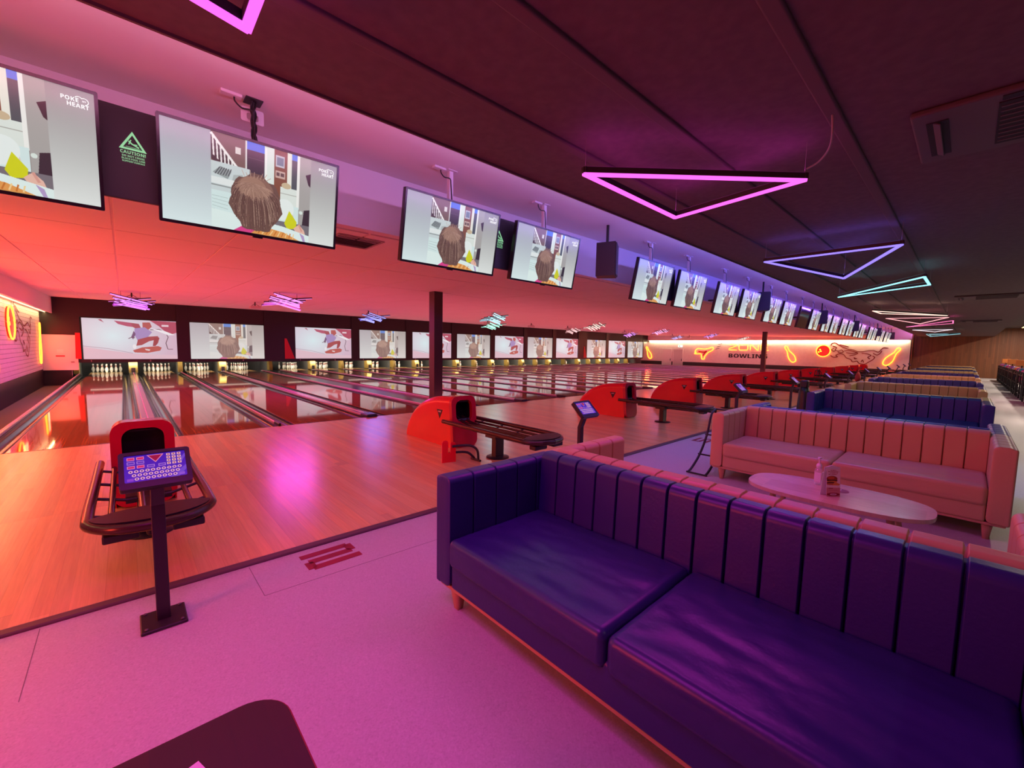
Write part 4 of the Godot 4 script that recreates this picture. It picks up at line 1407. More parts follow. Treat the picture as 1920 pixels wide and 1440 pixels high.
# ---------------------------------------------------------------- lamps
func build_triangles() -> void:
	# corners of each hanging triangle, its linear colour, the strength of its light
	var list := [
		[[Vector3(0.371, 2.55, -1.827), Vector3(-0.55, 2.55, -1.60), Vector3(0.36, 2.55, -0.72)], Color(1.0, 0.045, 0.92), 2.6, "magenta"],
		[[Vector3(2.22, 2.55, -1.75), Vector3(3.287, 2.55, -0.806), Vector3(3.452, 2.55, -1.756)], Color(1.0, 0.05, 0.80), 2.0, "magenta"],
		[[Vector3(5.866, 2.55, -1.786), Vector3(5.853, 2.55, -0.548), Vector3(6.93, 2.416, -1.177)], Color(0.20, 0.12, 1.0), 4.0, "blue-violet"],
		[[Vector3(9.47, 2.45, -1.655), Vector3(8.419, 2.55, -0.512), Vector3(9.414, 2.55, -0.503)], Color(0.25, 0.85, 1.0), 1.2, "cyan"],
		[[Vector3(14.159, 2.55, -1.746), Vector3(15.6, 2.47, -0.46), Vector3(15.183, 2.55, -1.70)], Color(1.0, 0.62, 0.50), 3.0, "peach"],
		[[Vector3(17.252, 2.55, -1.798), Vector3(17.602, 2.55, -0.485), Vector3(18.5, 2.43, -1.12)], Color(1.0, 0.35, 0.38), 3.0, "salmon red"],
		[[Vector3(21.4, 2.48, -1.64), Vector3(20.3, 2.61, -0.44), Vector3(21.5, 2.58, -0.46)], Color(1.0, 0.12, 0.40), 3.0, "hot pink"],
		[[Vector3(30.2, 2.41, -1.38), Vector3(30.835, 2.55, -0.379), Vector3(31.4, 2.56, -1.6)], Color(0.35, 0.9, 1.0), 0.9, "pale cyan"],
		[[Vector3(25.6, 2.55, -1.75), Vector3(25.7, 2.55, -0.55), Vector3(26.7, 2.5, -1.1)], Color(0.9, 0.75, 0.8), 0.5, "added pale white"],  # invented lamp, added to the row of seen triangles
	]
	for k in list.size():
		var p: Array = list[k][0]
		var c: Color = list[k][1]
		var mid: Vector3 = (p[0] + p[1] + p[2]) / 3.0
		var o := thing("triangle_lamp", "%s glowing triangle lamp hanging from the dark ceiling, %s from the boarded wall" % [list[k][3], ORD[k]], "pendant lamp", Vector3(mid.x, 2.55, mid.z), 0.0, "glowing triangle lamps")
		var gm := glow("triangle_glow_%d" % k, c.lerp(Color(1, 1, 1), 0.07), 1.6)
		var dim := glow("triangle_top_glow_%d" % k, c, 0.25)
		for e in 3:
			var a: Vector3 = p[e] - o.position
			var b: Vector3 = p[(e + 1) % 3] - o.position
			var d := (b - a).normalized()
			var x := Vector3.UP.cross(d).normalized()
			var bs := Basis(x, d.cross(x), d)
			part(o, "housing", MB.new().box((a + b) / 2 + Vector3(0, 0.024, 0), Vector3(0.036, 0.036, a.distance_to(b) + 0.03), bs), M.lamp_housing)
			part(o, "diffuser_light", MB.new().box((a + b) / 2, Vector3(0.032, 0.016, a.distance_to(b) + 0.02), bs), gm)
			part(o, "wire", MB.new().tube([a + Vector3(0, 0.04, 0), Vector3(a.x, 2.785 - o.position.y, a.z)], 0.0015, 5), M.cable_grey)
			var world_mid := o.position + (a + b) / 2
			area(world_mid + Vector3(0, -0.02, 0), Vector3.DOWN, d, Vector2(a.distance_to(b), 0.03), c.linear_to_srgb(), list[k][2] / 3.0)
			part(o, "top_glow_light", MB.new().box((a + b) / 2 + Vector3(0, 0.044, 0), Vector3(0.020, 0.004, a.distance_to(b)), bs), dim)
			area(world_mid + Vector3(0, 0.06, 0), Vector3.UP, d, Vector2(a.distance_to(b), 0.02), c.linear_to_srgb(), list[k][2] / 40.0)
		if k == 1:
			part(o, "power_cable", MB.new().tube(smooth([p[1] - o.position + Vector3(-0.05, 0.05, 0.02), Vector3(3.22, 2.62, -0.72) - o.position, Vector3(3.15, 2.65, -0.66) - o.position, Vector3(3.02, 2.68, -0.62) - o.position, Vector3(2.98, 2.785, -0.62) - o.position]), 0.006, 6), M.cable_grey)


func build_star_lights() -> void:
	# fixtures of crossed glowing bars over the lanes, in two rows
	var cols := [Color(0.62, 0.06, 1.0), Color(0.92, 0.08, 0.92), Color(0.16, 0.18, 1.0), Color(0.35, 0.85, 1.0), Color(0.30, 1.0, 0.75), Color(1.0, 0.72, 0.60), Color(1.0, 0.45, 0.45), Color(1.0, 0.30, 0.75), Color(0.70, 0.15, 1.0), Color(0.60, 0.20, 1.0), Color(0.45, 0.35, 1.0), Color(1.0, 0.85, 0.80)]
	var names := ["purple", "lilac", "blue", "icy cyan", "mint green", "warm white", "salmon", "pink", "violet", "purple-white", "lavender", "white"]
	for i in 12:
		var c: Color = cols[i]
		var z := -17.4 if i % 2 == 0 else -13.1
		var y := 2.60
		var o := thing("star_lamp", "%s lamp of crossed glowing bars hung over the %s lane pair" % [names[i], ORD[i]], "pendant lamp", Vector3(pair_x[i] - (0.05 if i % 2 == 0 else 0.16), y, z), 0.0, "crossed bar lamps over the lanes")
		var gm := glow("star_glow_%d" % i, c.lerp(Color(1, 1, 1), 0.22), 1.35)
		var r := RandomNumberGenerator.new()
		r.seed = 40 + i
		for k in 10:
			var cross := k >= 7
			var j := k - 3.0 if not cross else (k - 8.0) * 1.6
			var off := Vector3(r.randf_range(-0.14, 0.14), 0.035 * j + (0.02 if cross else 0.0), 0.10 * j)
			var d := Vector3(0.95, -0.20 + r.randf_range(-0.03, 0.03), -0.20) if not cross else Vector3(0.95, 0.12 + r.randf_range(-0.04, 0.04), 0.38)
			d = d.normalized()
			var sd := Vector3.UP.cross(d).normalized()
			var b := Basis(d, d.cross(sd), sd * -1.0) * Basis(Vector3.RIGHT, -0.6 if not cross else 0.5)
			var ln := r.randf_range(0.62, 0.90) if not cross else 1.05
			var bar := part(o, "bar", MB.new().box(off + b * Vector3(0, 0.018, 0), Vector3(ln, 0.026, 0.034), b), M.lamp_housing)
			part(bar, "tube_light", MB.new().box(off, Vector3(ln - 0.02, 0.014, 0.03), b), gm)
		for s in [-0.22, 0.22]:
			part(o, "hanger", MB.new().tube([Vector3(s, 0.0, 0), Vector3(s, ceiling_y(z) - y - 0.008, 0)], 0.005, 6), M.cable_black)
		part(o, "spine", MB.new().box(Vector3(0, 0.066, 0), Vector3(0.5, 0.016, 0.03)).box(Vector3(0, 0.066, 0), Vector3(0.03, 0.016, 0.9)), M.lamp_housing)
		area(Vector3(o.position.x, y - 0.02, z), Vector3.DOWN, Vector3.RIGHT, Vector2(1.1, 0.9), c.linear_to_srgb(), STAR[i])
	for i in 12:
		var z := -17.9
		var o := thing("projector", "small white ceiling projector above the %s lane pair" % ORD[i], "projector", Vector3(pair_x[i] - 0.02, ceiling_y(z) - 0.20, z), 0.0, "projectors on the lane ceiling")
		part(o, "body", MB.new().rbox(Vector3(0, 0, 0), Vector3(0.34, 0.10, 0.26), 0.015), M.projector_white)
		part(o, "lens", MB.new().lathe([Vector2(0, 0), Vector2(0.035, 0), Vector2(0.04, 0.05), Vector2(0, 0.05)], 12, Vector3(0.06, 0, -0.13), Basis(Vector3.RIGHT, -PI / 2)), M.black_rubber)
		part(o, "mount", MB.new().tube([Vector3(0, 0.05, 0), Vector3(0, 0.195, 0)], 0.02, 8).tube([Vector3(-0.12, 0.05, 0.05), Vector3(0, 0.14, 0)], 0.008, 6).tube([Vector3(0.12, 0.05, 0.05), Vector3(0, 0.14, 0)], 0.008, 6), M.cable_black)


const STAR := [6.0, 9.0, 9.0, 3.0, 2.5, 3.0, 2.5, 3.5, 4.0, 4.0, 3.5, 2.0]


# ---------------------------------------------------------------- neon and mural on the end walls
func pin_outline(h: float, tilt: float, at: Vector3) -> Array:
	var half := [[0.0, 0.0], [0.075, 0.015], [0.125, 0.10], [0.150, 0.22], [0.150, 0.34], [0.120, 0.47], [0.078, 0.60], [0.055, 0.70], [0.060, 0.80], [0.072, 0.88], [0.060, 0.96], [0.0, 1.0]]
	var pts := []
	for q in half:
		pts.append(Vector3(q[0] * h, (q[1] - 0.5) * h, 0))
	for k in range(half.size() - 2, 0, -1):
		pts.append(Vector3(-half[k][0] * h, (half[k][1] - 0.5) * h, 0))
	var out := []
	for p in pts:
		out.append(at + Basis(Vector3(0, 0, 1), tilt) * p)
	return smooth(out, true, 2)


func neon(f: Transform3D, called: String, lines: Array, closed: bool, label: String, at: Vector3, size: Vector2, energy: float, group: String) -> Node3D:
	var o := thing(called, label, "neon sign", f * at, 0.0, group)
	o.basis = f.basis
	for l in lines:
		var pts := []
		for p in l:
			pts.append(p - at + Vector3(0, 0, 0.045))
		part(o, "neon_tube", MB.new().tube(pts, (0.022 if called == "neon_lettering" else 0.030) if f.origin.x > 10.0 else 0.018, 6, closed), M.neon_tube_red)
		for j in range(0, pts.size(), maxi(1, pts.size() / 4)):
			part(o, "standoff", MB.new().tube([pts[j] - Vector3(0, 0, 0.046), pts[j]], 0.006, 5), M.label_white)
	area(f * (at + Vector3(0, 0, 0.12)), f.basis.z, f.basis.x, size, lin(1.0, 0.045, 0.02), energy)
	return o


func flat_line(pts: Array, w: float) -> MB:
	var b := MB.new()
	for i in pts.size() - 1:
		var d: Vector3 = pts[i + 1] - pts[i]
		if d.length() < 1e-4:
			continue
		var t := d.normalized()
		b.box((pts[i] + pts[i + 1]) / 2, Vector3(d.length() + w * 0.6, w, 0.004), Basis(t, Vector3(0, 0, 1).cross(t), Vector3(0, 0, 1)))
	return b


func wall_art(f: Transform3D, where: String, far: bool) -> void:
	var g := "neon signs on the " + where
	var e := 4.0 if far else NEON_LEFT
	# pins: u, v, height, tilt
	var n := 0
	for q in [[-23.55, 1.24, 1.36, 0.42], [-10.37, 1.36, 1.5, 0.5], [-3.85, 1.32, 1.5, -0.55]]:
		if not far:
			q[3] = q[3] * 0.4
			if n == 2:
				q[0] = -2.95
		neon(f, "neon_pin", [pin_outline(q[2], q[3], Vector3(q[0], q[1], 0))], true, "red neon outline of a bowling pin on the %s, %s" % [where, ["in the corner" if far else "near seating", "beside the lettering", "past the flames"][n]], Vector3(q[0], q[1], 0), Vector2(0.5, 1.2), e, g)
		n += 1
	# ball with flames
	var c := Vector3(-8.05, 1.67 if far else 1.89, 0)
	var ring := []
	for k in 32:
		ring.append(c + Vector3(cos(TAU * k / 32), sin(TAU * k / 32), 0) * 0.46)
	var ball := neon(f, "neon_ball", [ring], true, "round red neon bowling ball with flame tail on the " + where, c, Vector2(0.8, 0.8), e * 1.2, g)
	part(ball, "disc_glow_sign", MB.new().lathe([Vector2(0, 0), Vector2(0.44, 0), Vector2(0.44, 0.02), Vector2(0, 0.02)], 32, Vector3.ZERO, Basis(Vector3.RIGHT, PI / 2)), M.neon_ball_red)
	for h in [Vector3(-0.22, 0.10, 0.025), Vector3(-0.30, -0.10, 0.025), Vector3(-0.16, -0.03, 0.025)]:
		part(ball, "finger_hole", MB.new().lathe([Vector2(0, 0), Vector2(0.06, 0), Vector2(0.06, 0.012), Vector2(0, 0.012)], 12, h, Basis(Vector3.RIGHT, PI / 2)), M.neon_tube_red)
	var fl := thing("flame_mural", "dark red line drawing of flames trailing the neon ball on the " + where, "mural", f * (c + Vector3(1.9, 0, 0)))
	fl.basis = f.basis
	var strokes := [
		[[-1.42, 0.44], [-1.36, 0.60], [-1.15, 0.66], [-0.95, 0.50], [-0.62, 0.30], [-0.30, 0.16], [0.02, 0.10], [0.30, -0.02], [0.62, -0.02], [0.92, 0.06], [1.22, 0.08], [1.50, -0.04], [1.66, 0.16], [1.80, 0.30], [2.05, 0.26]],
		[[-1.40, -0.36], [-1.20, -0.50], [-0.95, -0.46], [-1.05, -0.34], [-0.80, -0.20], [-0.55, -0.28], [-0.38, -0.52], [-0.10, -0.64], [0.02, -0.82], [0.30, -0.76], [0.42, -0.92], [0.75, -0.98], [1.00, -0.80], [1.22, -0.62], [1.32, -0.44], [1.20, -0.34]],
		[[-1.30, 0.40], [-1.05, 0.28], [-1.12, 0.10], [-0.90, 0.02], [-0.72, 0.10], [-0.60, -0.06], [-0.80, -0.14], [-0.95, -0.06]],
		[[-0.55, 0.02], [-0.25, 0.06], [0.10, -0.04], [0.30, -0.14], [0.10, -0.28], [-0.18, -0.36]],
		[[0.55, -0.14], [0.85, -0.18], [1.10, -0.30], [0.92, -0.44], [1.05, -0.56]],
		[[0.18, -0.62], [0.10, -0.50], [0.28, -0.58]], [[0.55, -0.80], [0.62, -0.66], [0.70, -0.84]],
		[[1.22, -0.14], [1.45, -0.26], [1.62, -0.12], [1.70, 0.06]], [[-0.85, 0.52], [-0.50, 0.40], [-0.30, 0.34]],
		[[-1.22, 0.22], [-1.36, 0.10], [-1.22, -0.02], [-1.10, 0.06]], [[-0.40, -0.12], [0.0, -0.18], [0.25, -0.10]],
	]
	for s in strokes:
		var pts := []
		for p in s:
			pts.append(Vector3(p[0], p[1], 0.004))
		part(fl, "stroke", flat_line(smooth(pts), 0.055 if far else 0.035), M.mural_red)
	# splash-shaped creature outline
	var sp := [[-0.86, 0.14], [-0.62, 0.46], [-0.25, 0.42], [0.10, 0.40], [0.40, 0.46], [0.66, 0.56], [0.86, 0.60], [0.90, 0.40], [0.72, 0.24], [0.45, 0.10], [0.28, -0.10], [0.12, -0.32], [0.08, -0.56], [-0.14, -0.56], [-0.20, -0.30], [-0.26, -0.06], [-0.60, -0.08], [-0.92, -0.04], [-0.70, 0.06]]
	var pts := []
	var at := Vector3(-17.65, 1.28, 0)
	for p in sp:
		pts.append(at + Vector3(p[0], p[1], 0))
	var splash := neon(f, "neon_splash", [smooth(pts, true, 3)], true, "jagged red neon splash outline on the %s" % where, at, Vector2(1.2, 0.7), e * 1.1, g)
	part(splash, "painted_drop", flat_line([Vector3(-0.5, 0.15, 0.004), Vector3(0.0, 0.10, 0.004), Vector3(0.25, 0.20, 0.004), Vector3(0.05, -0.05, 0.004), Vector3(-0.05, -0.25, 0.004)], 0.10), M.neon_back_red)
	for k in 3:
		part(splash, "painted_drop", flat_line([Vector3(1.1 + 0.12 * k, 0.42 + 0.22 * k, 0.004), Vector3(1.45 + 0.10 * k, 0.50 + 0.22 * k, 0.004)], 0.04), M.sign_black)
	# ZONE in neon over BOWLING in black
	var zo := Vector3(-13.7, 1.86, 0)
	var letters := [
		[[-1.65, 0.19], [-0.95, 0.19], [-0.95, 0.11], [-1.62, -0.10], [-1.62, -0.19], [-0.92, -0.19]],
		[[-0.72, 0.19], [-0.05, 0.19], [0.0, 0.12], [0.0, -0.12], [-0.05, -0.19], [-0.68, -0.19], [-0.74, -0.12], [-0.74, 0.12], [-0.72, 0.19]],
		[[0.22, -0.19], [0.22, 0.19], [0.30, 0.19], [0.80, -0.19], [0.86, -0.19], [0.86, 0.19]],
		[[1.72, 0.19], [1.16, 0.19], [1.08, 0.12], [1.08, -0.12], [1.16, -0.19], [1.72, -0.19]], [[1.08, 0.0], [1.62, 0.0]],
	]
	var lines := []
	for l in letters:
		var q := []
		for p in l:
			q.append(zo + Vector3(p[0], p[1] * 1.3 + 0.03, 0))
		lines.append(q)
	neon(f, "neon_lettering", lines, false, "red neon lettering ZONE above the black word on the " + where, zo, Vector2(3.2, 0.4), e * 1.6, g)
	var wd := thing("wall_lettering", "black raised letters BOWLING under the neon word on the " + where, "sign", f * Vector3(-13.7, 1.1, 0.02))
	wd.basis = f.basis
	var tm := text("BOWLING", 0.40, 0.03)
	var wide: float = 3.25 / tm.get_aabb().size.x
	part(wd, "lettering", tm, M.sign_black, Transform3D(Basis().scaled(Vector3(wide, 0.95, 1)), Vector3.ZERO))
	part(wd, "rule", MB.new().box(Vector3(-0.95, 0.36, -0.012), Vector3(1.35, 0.015, 0.006)).box(Vector3(0.95, 0.36, -0.012), Vector3(1.35, 0.015, 0.006)), M.mural_red)
	if far:
		var ex := thing("exit_sign", "small white lit exit sign above the doors in the far wall", "sign", f * Vector3(-20.05, 1.95, 0.03))
		ex.basis = f.basis
		part(ex, "light_box", MB.new().rbox(Vector3.ZERO, Vector3(0.42, 0.20, 0.06), 0.02), M.exit_lamp)
		part(ex, "pictogram", MB.new().box(Vector3(-0.05, 0, 0.032), Vector3(0.14, 0.10, 0.004)).box(Vector3(0.09, 0, 0.032), Vector3(0.08, 0.03, 0.004)), M.green_exit)
		area(ex.position + f.basis.z * 0.06, f.basis.z, f.basis.x, Vector2(0.4, 0.18), lin(0.85, 1, 0.9), 0.1)


const NEON_LEFT := 5.5


# ---------------------------------------------------------------- keypads, tables, racks
func build_terminals() -> void:
	var t := Node3D.new()
	t.name = "keypad_terminal"
	var tilt := Basis(Vector3.RIGHT, -0.80)
	part(t, "base_plate", MB.new().rbox(Vector3(0, 0.008, 0), Vector3(0.185, 0.016, 0.20), 0.006), M.steel_dark)
	for x in [-0.07, 0.07]:
		for z in [-0.08, 0.08]:
			part(t, "bolt", MB.new().lathe([Vector2(0, 0.016), Vector2(0.008, 0.016), Vector2(0.008, 0.022), Vector2(0, 0.023)], 8, Vector3(x, 0, z)), M.kickback_grey)
	part(t, "post", MB.new().rbox(Vector3(0, 0.315, 0), Vector3(0.056, 0.61, 0.042), 0.005).rbox(Vector3(0, 0.69, 0.028), Vector3(0.054, 0.19, 0.040), 0.005, Basis(Vector3.RIGHT, 0.38)), M.steel_dark)
	var h := Vector3(0, 0.805, 0.05)
	var cs := part(t, "keypad_case", MB.new().rbox(Vector3.ZERO, Vector3(0.272, 0.205, 0.036), 0.012), M.rack_black, Transform3D(tilt, h))
	cs.set_meta("label", "dark plastic keypad case")
	part(cs, "bezel", MB.new().ring(rounded(0.272, 0.205, 0.014, 3), rounded(0.232, 0.152, 0.006, 3, Vector2(0, 0.008)), 0.010, Vector3(0, 0, 0.020)), M.rack_black)
	part(t, "keypad_screen", panel(0.234, 0.154), M.keypad_screen, Transform3D(tilt, h + tilt * Vector3(0, 0.008, 0.0195)))
	for i in 12:
		var o: Node3D = t if i == 11 else t.duplicate()
		o.name = numbered("keypad_terminal")
		add_child(o)
		o.position = Vector3(return_x[i] - (0.0 if i == 0 else 0.05), 0.0, -2.72)
		tag(o, "black scoring keypad on a steel post at the %s ball return from boarded wall" % ORD[i], "keypad terminal", "scoring keypads by the ball returns")
		area(o.position + Vector3(0, 0.83, 0.08), tilt * Vector3(0, 0, 1), Vector3.RIGHT, Vector2(0.26, 0.16), lin(0.25, 0.10, 0.9), 0.012)


func build_tables() -> void:
	# pale surfboard table in the tan bay
	var top := PackedVector2Array()
	for k in 48:
		var a := TAU * k / 48
		top.append(Vector2(signf(cos(a)) * pow(absf(cos(a)), 0.70) * 0.30, signf(sin(a)) * pow(absf(sin(a)), 0.72) * 0.54))
	var flat := Basis(Vector3.RIGHT, Vector3(0, 0, -1), Vector3.UP)
	var o := thing("coffee_table", "pale wooden surfboard-shaped coffee table between the two tan sofas", "coffee table", Vector3(3.77, 0, -0.60))
	part(o, "table_top", MB.new().extrude(top, 0.026, Vector3(0, 0.407, 0), flat), M.pale_tabletop)
	for x in [-0.16, 0.16]:
		for z in [-0.33, 0.33]:
			part(o, "leg", MB.new().tube([Vector3(x, 0.394, z), Vector3(x * 1.35, 0.0, z * 1.18)], 0.022, 10, false, 0.014), M.beech_wood)
	part(o, "underframe", MB.new().box(Vector3(0, 0.375, 0), Vector3(0.30, 0.035, 0.70)), M.beech_wood)
	for d in [Vector3(0.10, 0.421, 0.02), Vector3(-0.27, 0.421, 0.04)]:
		if d.x < 0:
			continue
		var st := part(o, "round_sticker", MB.new().lathe([Vector2(0, 0), Vector2(0.06, 0), Vector2(0.06, 0.001), Vector2(0, 0.001)], 24, d), M.decal_red)
		part(st, "sticker_print", text("ZONE", 0.022, 0.0006), M.paper, Transform3D(Basis(Vector3.RIGHT, -PI / 2), d + Vector3(0, 0.0014, 0)))
	# sanitiser
	var s := thing("sanitiser_bottle", "clear pump bottle of sanitiser with white label on the pale table", "pump bottle", Vector3(3.92, 0.42, -0.72))
	part(s, "bottle", MB.new().rbox(Vector3(0, 0.065, 0), Vector3(0.066, 0.13, 0.05), 0.016), M.clear_gel)
	part(s, "label_sheet", MB.new().box(Vector3(-0.0345, 0.065, 0), Vector3(0.002, 0.075, 0.042)).box(Vector3(0, 0.065, 0.0265), Vector3(0.055, 0.075, 0.002)), M.pump_white)
	part(s, "pump", MB.new().lathe([Vector2(0, 0.128), Vector2(0.017, 0.128), Vector2(0.02, 0.150), Vector2(0.014, 0.165), Vector2(0.005, 0.170), Vector2(0.005, 0.205), Vector2(0.012, 0.206), Vector2(0.012, 0.216), Vector2(0, 0.218)], 14).box(Vector3(-0.022, 0.211, 0), Vector3(0.035, 0.010, 0.012)), M.pump_white)
	# folded menu
	var m := thing("menu_card", "folded menu card with a printed burger standing on the pale table", "menu", Vector3(3.68, 0.42, -0.60))
	var tn := Basis(Vector3.UP, -0.75)
	for sd in [-1.0, 1.0]:
		var sl := tn * Basis(Vector3.RIGHT, -0.10 * sd)
		var pg := MB.new()
		pg.box(Vector3(0, 0.105, sd * 0.012), Vector3(0.098, 0.21, 0.0016), sl)
		part(m, "page", pg, M.paper)
		var pr := sl if sd > 0 else sl * Basis(Vector3.UP, PI)
		part(m, "print", panel(0.097, 0.209), M.menu_print, Transform3D(pr, Vector3(0, 0.105, sd * 0.012) + pr * Vector3(0, 0, 0.0012)))
	part(m, "ridge", MB.new().extrude(PackedVector2Array([Vector2(-0.049, 0), Vector2(0.049, 0), Vector2(0, 0.016)]), 0.006, Vector3(0, 0.208, 0), tn), M.paper)
	# dark red table close to the camera
	var t := thing("low_table", "dark red low table with rounded corners and a slip of paper", "table", Vector3(-0.12, 0, -0.77))
	part(t, "table_top", MB.new().extrude(rounded(0.81, 1.0, 0.10, 8), 0.035, Vector3(0, 0.4325, 0), flat), M.dark_red_tabletop)
	part(t, "edge_band", MB.new().ring(rounded(0.818, 1.008, 0.104, 8), rounded(0.81, 1.0, 0.10, 8), 0.030, Vector3(0, 0.432, 0), flat), M.mural_red)
	for x in [-0.31, 0.31]:
		for z in [-0.40, 0.40]:
			part(t, "leg", MB.new().tube([Vector3(x, 0.416, z), Vector3(x * 1.05, 0.0, z * 1.05)], 0.022, 10, false, 0.015), M.rack_black)
	single("paper_slip", MB.new().box(Vector3.ZERO, Vector3(0.07, 0.0016, 0.12), Basis(Vector3.UP, 0.3)), M.paper, "white slip of paper lying on the dark red table", "paper", Vector3(0.07, 0.451, -1.09))


func build_ball_racks() -> void:
	var r := Node3D.new()
	r.name = "ball_rack"
	for x in [-0.95, 0.0, 0.95]:
		part(r, "upright", MB.new().rbox(Vector3(x, 0.46, -0.14), Vector3(0.04, 0.92, 0.04), 0.006).rbox(Vector3(x, 0.46, 0.14), Vector3(0.04, 0.92, 0.04), 0.006).box(Vector3(x, 0.90, 0), Vector3(0.04, 0.04, 0.30)), M.rack_black)
	for y in [0.18, 0.50, 0.82]:
		part(r, "shelf", MB.new().tube([Vector3(-0.95, y, -0.07), Vector3(0.95, y, -0.07)], 0.014, 6).tube([Vector3(-0.95, y, 0.07), Vector3(0.95, y, 0.07)], 0.014, 6).box(Vector3(0, y - 0.02, 0), Vector3(1.9, 0.012, 0.30)), M.rack_black)
	var tints := [Color(0.05, 0.10, 0.35), Color(0.45, 0.04, 0.18), Color(0.20, 0.03, 0.32), Color(0.50, 0.10, 0.04), Color(0.03, 0.22, 0.30), Color(0.60, 0.12, 0.30)]
	var words := ["navy", "crimson", "purple", "orange", "teal", "pink"]
	var balls := []
	for k in 6:
		balls.append(mat("ball_%s" % words[k], tints[k], 0.12))
	var sphere := MB.new()
	var prof := []
	for k in 13:
		var a := -PI / 2 + PI * k / 12.0
		prof.append(Vector2(cos(a) * 0.108, sin(a) * 0.108))
	sphere.lathe(prof, 18)
	var ball := sphere.mesh()
	for i in 8:
		var x := 20.4 + 2.55 * i
		var o: Node3D = r if i == 7 else r.duplicate()
		o.name = numbered("ball_rack")
		add_child(o)
		o.position = Vector3(x, 0, 1.42)
		tag(o, "black bowling ball rack along the rear aisle, %s from the wooden wall" % ORD[7 - i], "ball rack", "ball racks along the aisle")
		for tier in 2:
			for k in 4:
				var w := (i * 5 + k + tier * 3) % 6
				single("bowling_ball", ball, balls[w], "%s bowling ball on the %s tier of aisle rack %s from wooden wall" % [words[w], ["top", "middle"][tier], ORD[7 - i]], "bowling ball", Vector3(x - 0.72 + k * 0.48, [0.82, 0.50][tier] + 0.099, 1.42), "balls on aisle rack %d" % (i + 1))
		if i % 2 == 0:
			var c := thing("display_card", "orange display card on a short stand on aisle rack %s from wooden wall" % ORD[7 - i], "display card", Vector3(x + 0.0, 0.92, 1.42), 0.0, "orange cards on the racks")
			part(c, "stand", MB.new().tube([Vector3(0, 0, 0), Vector3(0, 0.2, 0)], 0.02, 6), M.rack_black)
			part(c, "card", MB.new().rbox(Vector3(0, 0.30, 0), Vector3(0.30, 0.22, 0.30), 0.01), M.orange_card)


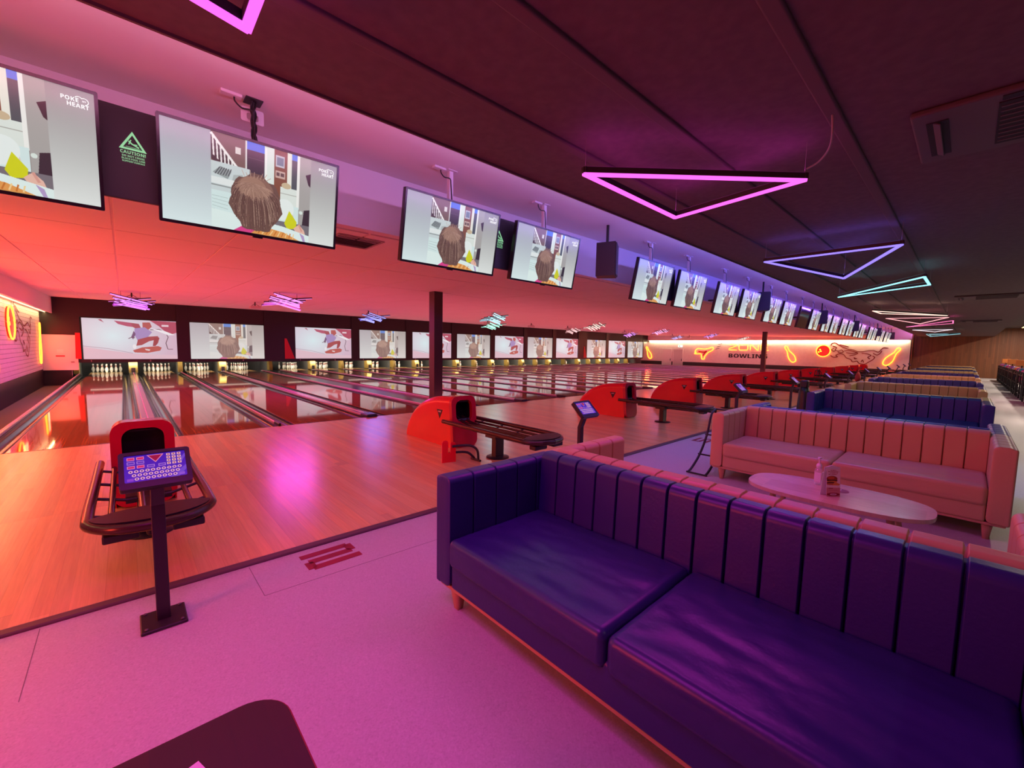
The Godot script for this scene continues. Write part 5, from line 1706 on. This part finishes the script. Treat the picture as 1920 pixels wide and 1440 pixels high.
func build_small_things() -> void:
	# lane numbers on the floor
	var d := thing("floor_number", "dark red number 2 sticker on the pale floor beside the approach", "floor sticker", Vector3(0.975, 0.001, -2.845))
	part(d, "numeral", numeral_two(), M.decal_red)
	var d5 := thing("floor_number", "dark red number 5 sticker on the pale floor behind the tan sofa", "floor sticker", Vector3(6.85, 0.001, -2.82))
	part(d5, "numeral", numeral_five(), M.decal_red)
	# cassette air conditioners in the dark ceiling
	var ac: Node3D
	for k in 3:
		var lab := "dark cassette air conditioner in the dark ceiling, %s from the boarded wall" % ORD[k]
		if k > 0:
			copy(ac, lab, Vector3([3.72, 14.3, 23.9][k], 2.79, 0.20))
			continue
		ac = thing("air_conditioner", lab, "air conditioner", Vector3(3.72, 2.79, 0.20), 0.0, "cassette air conditioners")
		part(ac, "frame", MB.new().rbox(Vector3(0, -0.018, 0), Vector3(0.82, 0.036, 1.05), 0.014), M.ac_plastic)
		part(ac, "intake_grille", MB.new().box(Vector3(0, -0.039, 0.12), Vector3(0.62, 0.006, 0.62)), M.ac_dark)
		for j in 9:
			part(ac, "slat", MB.new().box(Vector3(-0.26 + j * 0.065, -0.042, 0.12), Vector3(0.012, 0.006, 0.60)), M.ac_plastic)
		part(ac, "outlet", MB.new().box(Vector3(0.0, -0.038, -0.42), Vector3(0.56, 0.006, 0.09)), M.ac_dark)
		part(ac, "flap", MB.new().rbox(Vector3(0.0, -0.043, -0.425), Vector3(0.54, 0.008, 0.045), 0.003, Basis(Vector3.RIGHT, 0.5)), M.ac_plastic)
		part(ac, "outlet", MB.new().box(Vector3(-0.36, -0.038, 0.12), Vector3(0.05, 0.006, 0.60)), M.ac_dark)
	# red bag on a sofa arm
	var bag := thing("cloth_bag", "crumpled red cloth bag on the arm of a dark blue sofa", "bag", Vector3(13.62, 0.756, -1.86))
	part(bag, "body", MB.new().lathe([Vector2(0, 0), Vector2(0.11, 0.0), Vector2(0.15, 0.06), Vector2(0.14, 0.14), Vector2(0.08, 0.20), Vector2(0.05, 0.23), Vector2(0.0, 0.22)], 12, Vector3.ZERO, Basis().scaled(Vector3(1.3, 1, 0.36))), M.bag_red)
	part(bag, "handle", MB.new().tube(smooth([Vector3(-0.08, 0.19, 0), Vector3(-0.05, 0.28, 0.01), Vector3(0.05, 0.28, 0.01), Vector3(0.08, 0.19, 0)]), 0.008, 6), M.bag_red)
	# black pedestal beside a keypad
	var pd := thing("pedestal_stand", "black tapered pedestal stand beside the fourth scoring keypad", "stand", Vector3(10.55, 0, -2.30))
	part(pd, "column", MB.new().lathe([Vector2(0, 0), Vector2(0.17, 0), Vector2(0.17, 0.03), Vector2(0.13, 0.06), Vector2(0.10, 0.62), Vector2(0.075, 0.72), Vector2(0.0, 0.72)], 20), M.rack_black)
	part(pd, "head", MB.new().rbox(Vector3(0, 0.79, 0), Vector3(0.16, 0.16, 0.14), 0.03), M.rack_black)
	# red and black ramp foot next to the second ball return
	var r := thing("ramp_foot", "red notched plate with black tube frame standing beside the second ball return", "ball ramp", Vector3(2.92, 0, -4.30))
	var plate := PackedVector2Array([Vector2(-0.09, 0.0), Vector2(0.09, 0.0), Vector2(0.09, 0.22), Vector2(0.075, 0.25), Vector2(0.03, 0.25), Vector2(0.018, 0.24), Vector2(0.018, 0.12), Vector2(-0.012, 0.12), Vector2(-0.012, 0.26), Vector2(-0.03, 0.275), Vector2(-0.075, 0.275), Vector2(-0.09, 0.25)])
	part(r, "notched_plate", MB.new().extrude(plate, 0.02, Vector3.ZERO, Basis(Vector3.UP, -0.25)), M.hood_red)
	for q in [[0.20, 0.03], [0.10, -0.05]]:
		part(r, "frame_tube", MB.new().tube(smooth([Vector3(0.03, q[0], q[1]), Vector3(0.14, q[0] + 0.01, q[1] + 0.06), Vector3(0.24, q[0], q[1] + 0.12), Vector3(0.30, q[0] - 0.06, q[1] + 0.16), Vector3(0.31, 0.016, q[1] + 0.17)]), 0.016, 8), M.rack_black)
	part(r, "foot_bar", MB.new().tube([Vector3(0.31, 0.016, 0.06), Vector3(0.31, 0.016, 0.24)], 0.016, 8), M.rack_black)
	# black ladder-like ramp leaning at the end of the tan sofa
	ramp(Vector3(4.85, 0, -2.05), 0.0, "black tubular ball ramp leaning at the end of the tan sofa")
	ramp(Vector3(23.2, 0, -4.0), 2.2, "black tubular ball ramp standing on the approach between the red hoods")


func numeral_two() -> MB:
	var b := MB.new()
	var w := 0.34
	var h := 0.24
	var s := 0.058
	b.span(Vector3(-w / 2, 0, -h / 2), Vector3(w / 2 - 0.03, 0.0012, -h / 2 + s))
	b.span(Vector3(w / 2 - 0.055, 0, -h / 2 + 0.02), Vector3(w / 2, 0.0012, 0.0))
	b.span(Vector3(-w / 2 + 0.03, 0, -s / 2), Vector3(w / 2 - 0.03, 0.0012, s / 2))
	b.span(Vector3(-w / 2, 0, 0.0), Vector3(-w / 2 + 0.055, 0.0012, h / 2 - 0.02))
	b.span(Vector3(-w / 2 + 0.03, 0, h / 2 - s), Vector3(w / 2, 0.0012, h / 2))
	return b


func numeral_five() -> MB:
	var b := MB.new()
	var w := 0.34
	var h := 0.24
	var s := 0.05
	b.span(Vector3(-w / 2, 0, -h / 2), Vector3(w / 2, 0.0012, -h / 2 + s))
	b.span(Vector3(-w / 2, 0, -h / 2 + 0.02), Vector3(-w / 2 + 0.055, 0.0012, 0.0))
	b.span(Vector3(-w / 2, 0, -s / 2), Vector3(w / 2 - 0.03, 0.0012, s / 2))
	b.span(Vector3(w / 2 - 0.055, 0, 0.0), Vector3(w / 2, 0.0012, h / 2 - 0.02))
	b.span(Vector3(-w / 2, 0, h / 2 - s), Vector3(w / 2 - 0.03, 0.0012, h / 2))
	return b


func ramp(at: Vector3, turn: float, label: String) -> void:
	var o := thing("ball_ramp", label, "ball ramp", at, turn)
	for s in [-0.10, 0.10]:
		part(o, "side_tube", MB.new().tube(smooth([Vector3(0.0, 0.014, s), Vector3(0.10, 0.05, s), Vector3(0.30, 0.18, s), Vector3(0.48, 0.40, s), Vector3(0.58, 0.64, s), Vector3(0.72, 0.70, s)]), 0.014, 8), M.rack_black)
		part(o, "rear_leg", MB.new().tube([Vector3(0.70, 0.70, s), Vector3(0.80, 0.014, s)], 0.014, 8), M.rack_black)
	for q in [Vector3(0.0, 0.014, 0), Vector3(0.30, 0.18, 0), Vector3(0.48, 0.40, 0), Vector3(0.72, 0.70, 0), Vector3(0.80, 0.014, 0)]:
		part(o, "rung", MB.new().tube([q + Vector3(0, 0, -0.12), q + Vector3(0, 0, 0.12)], 0.010, 8), M.rack_black)
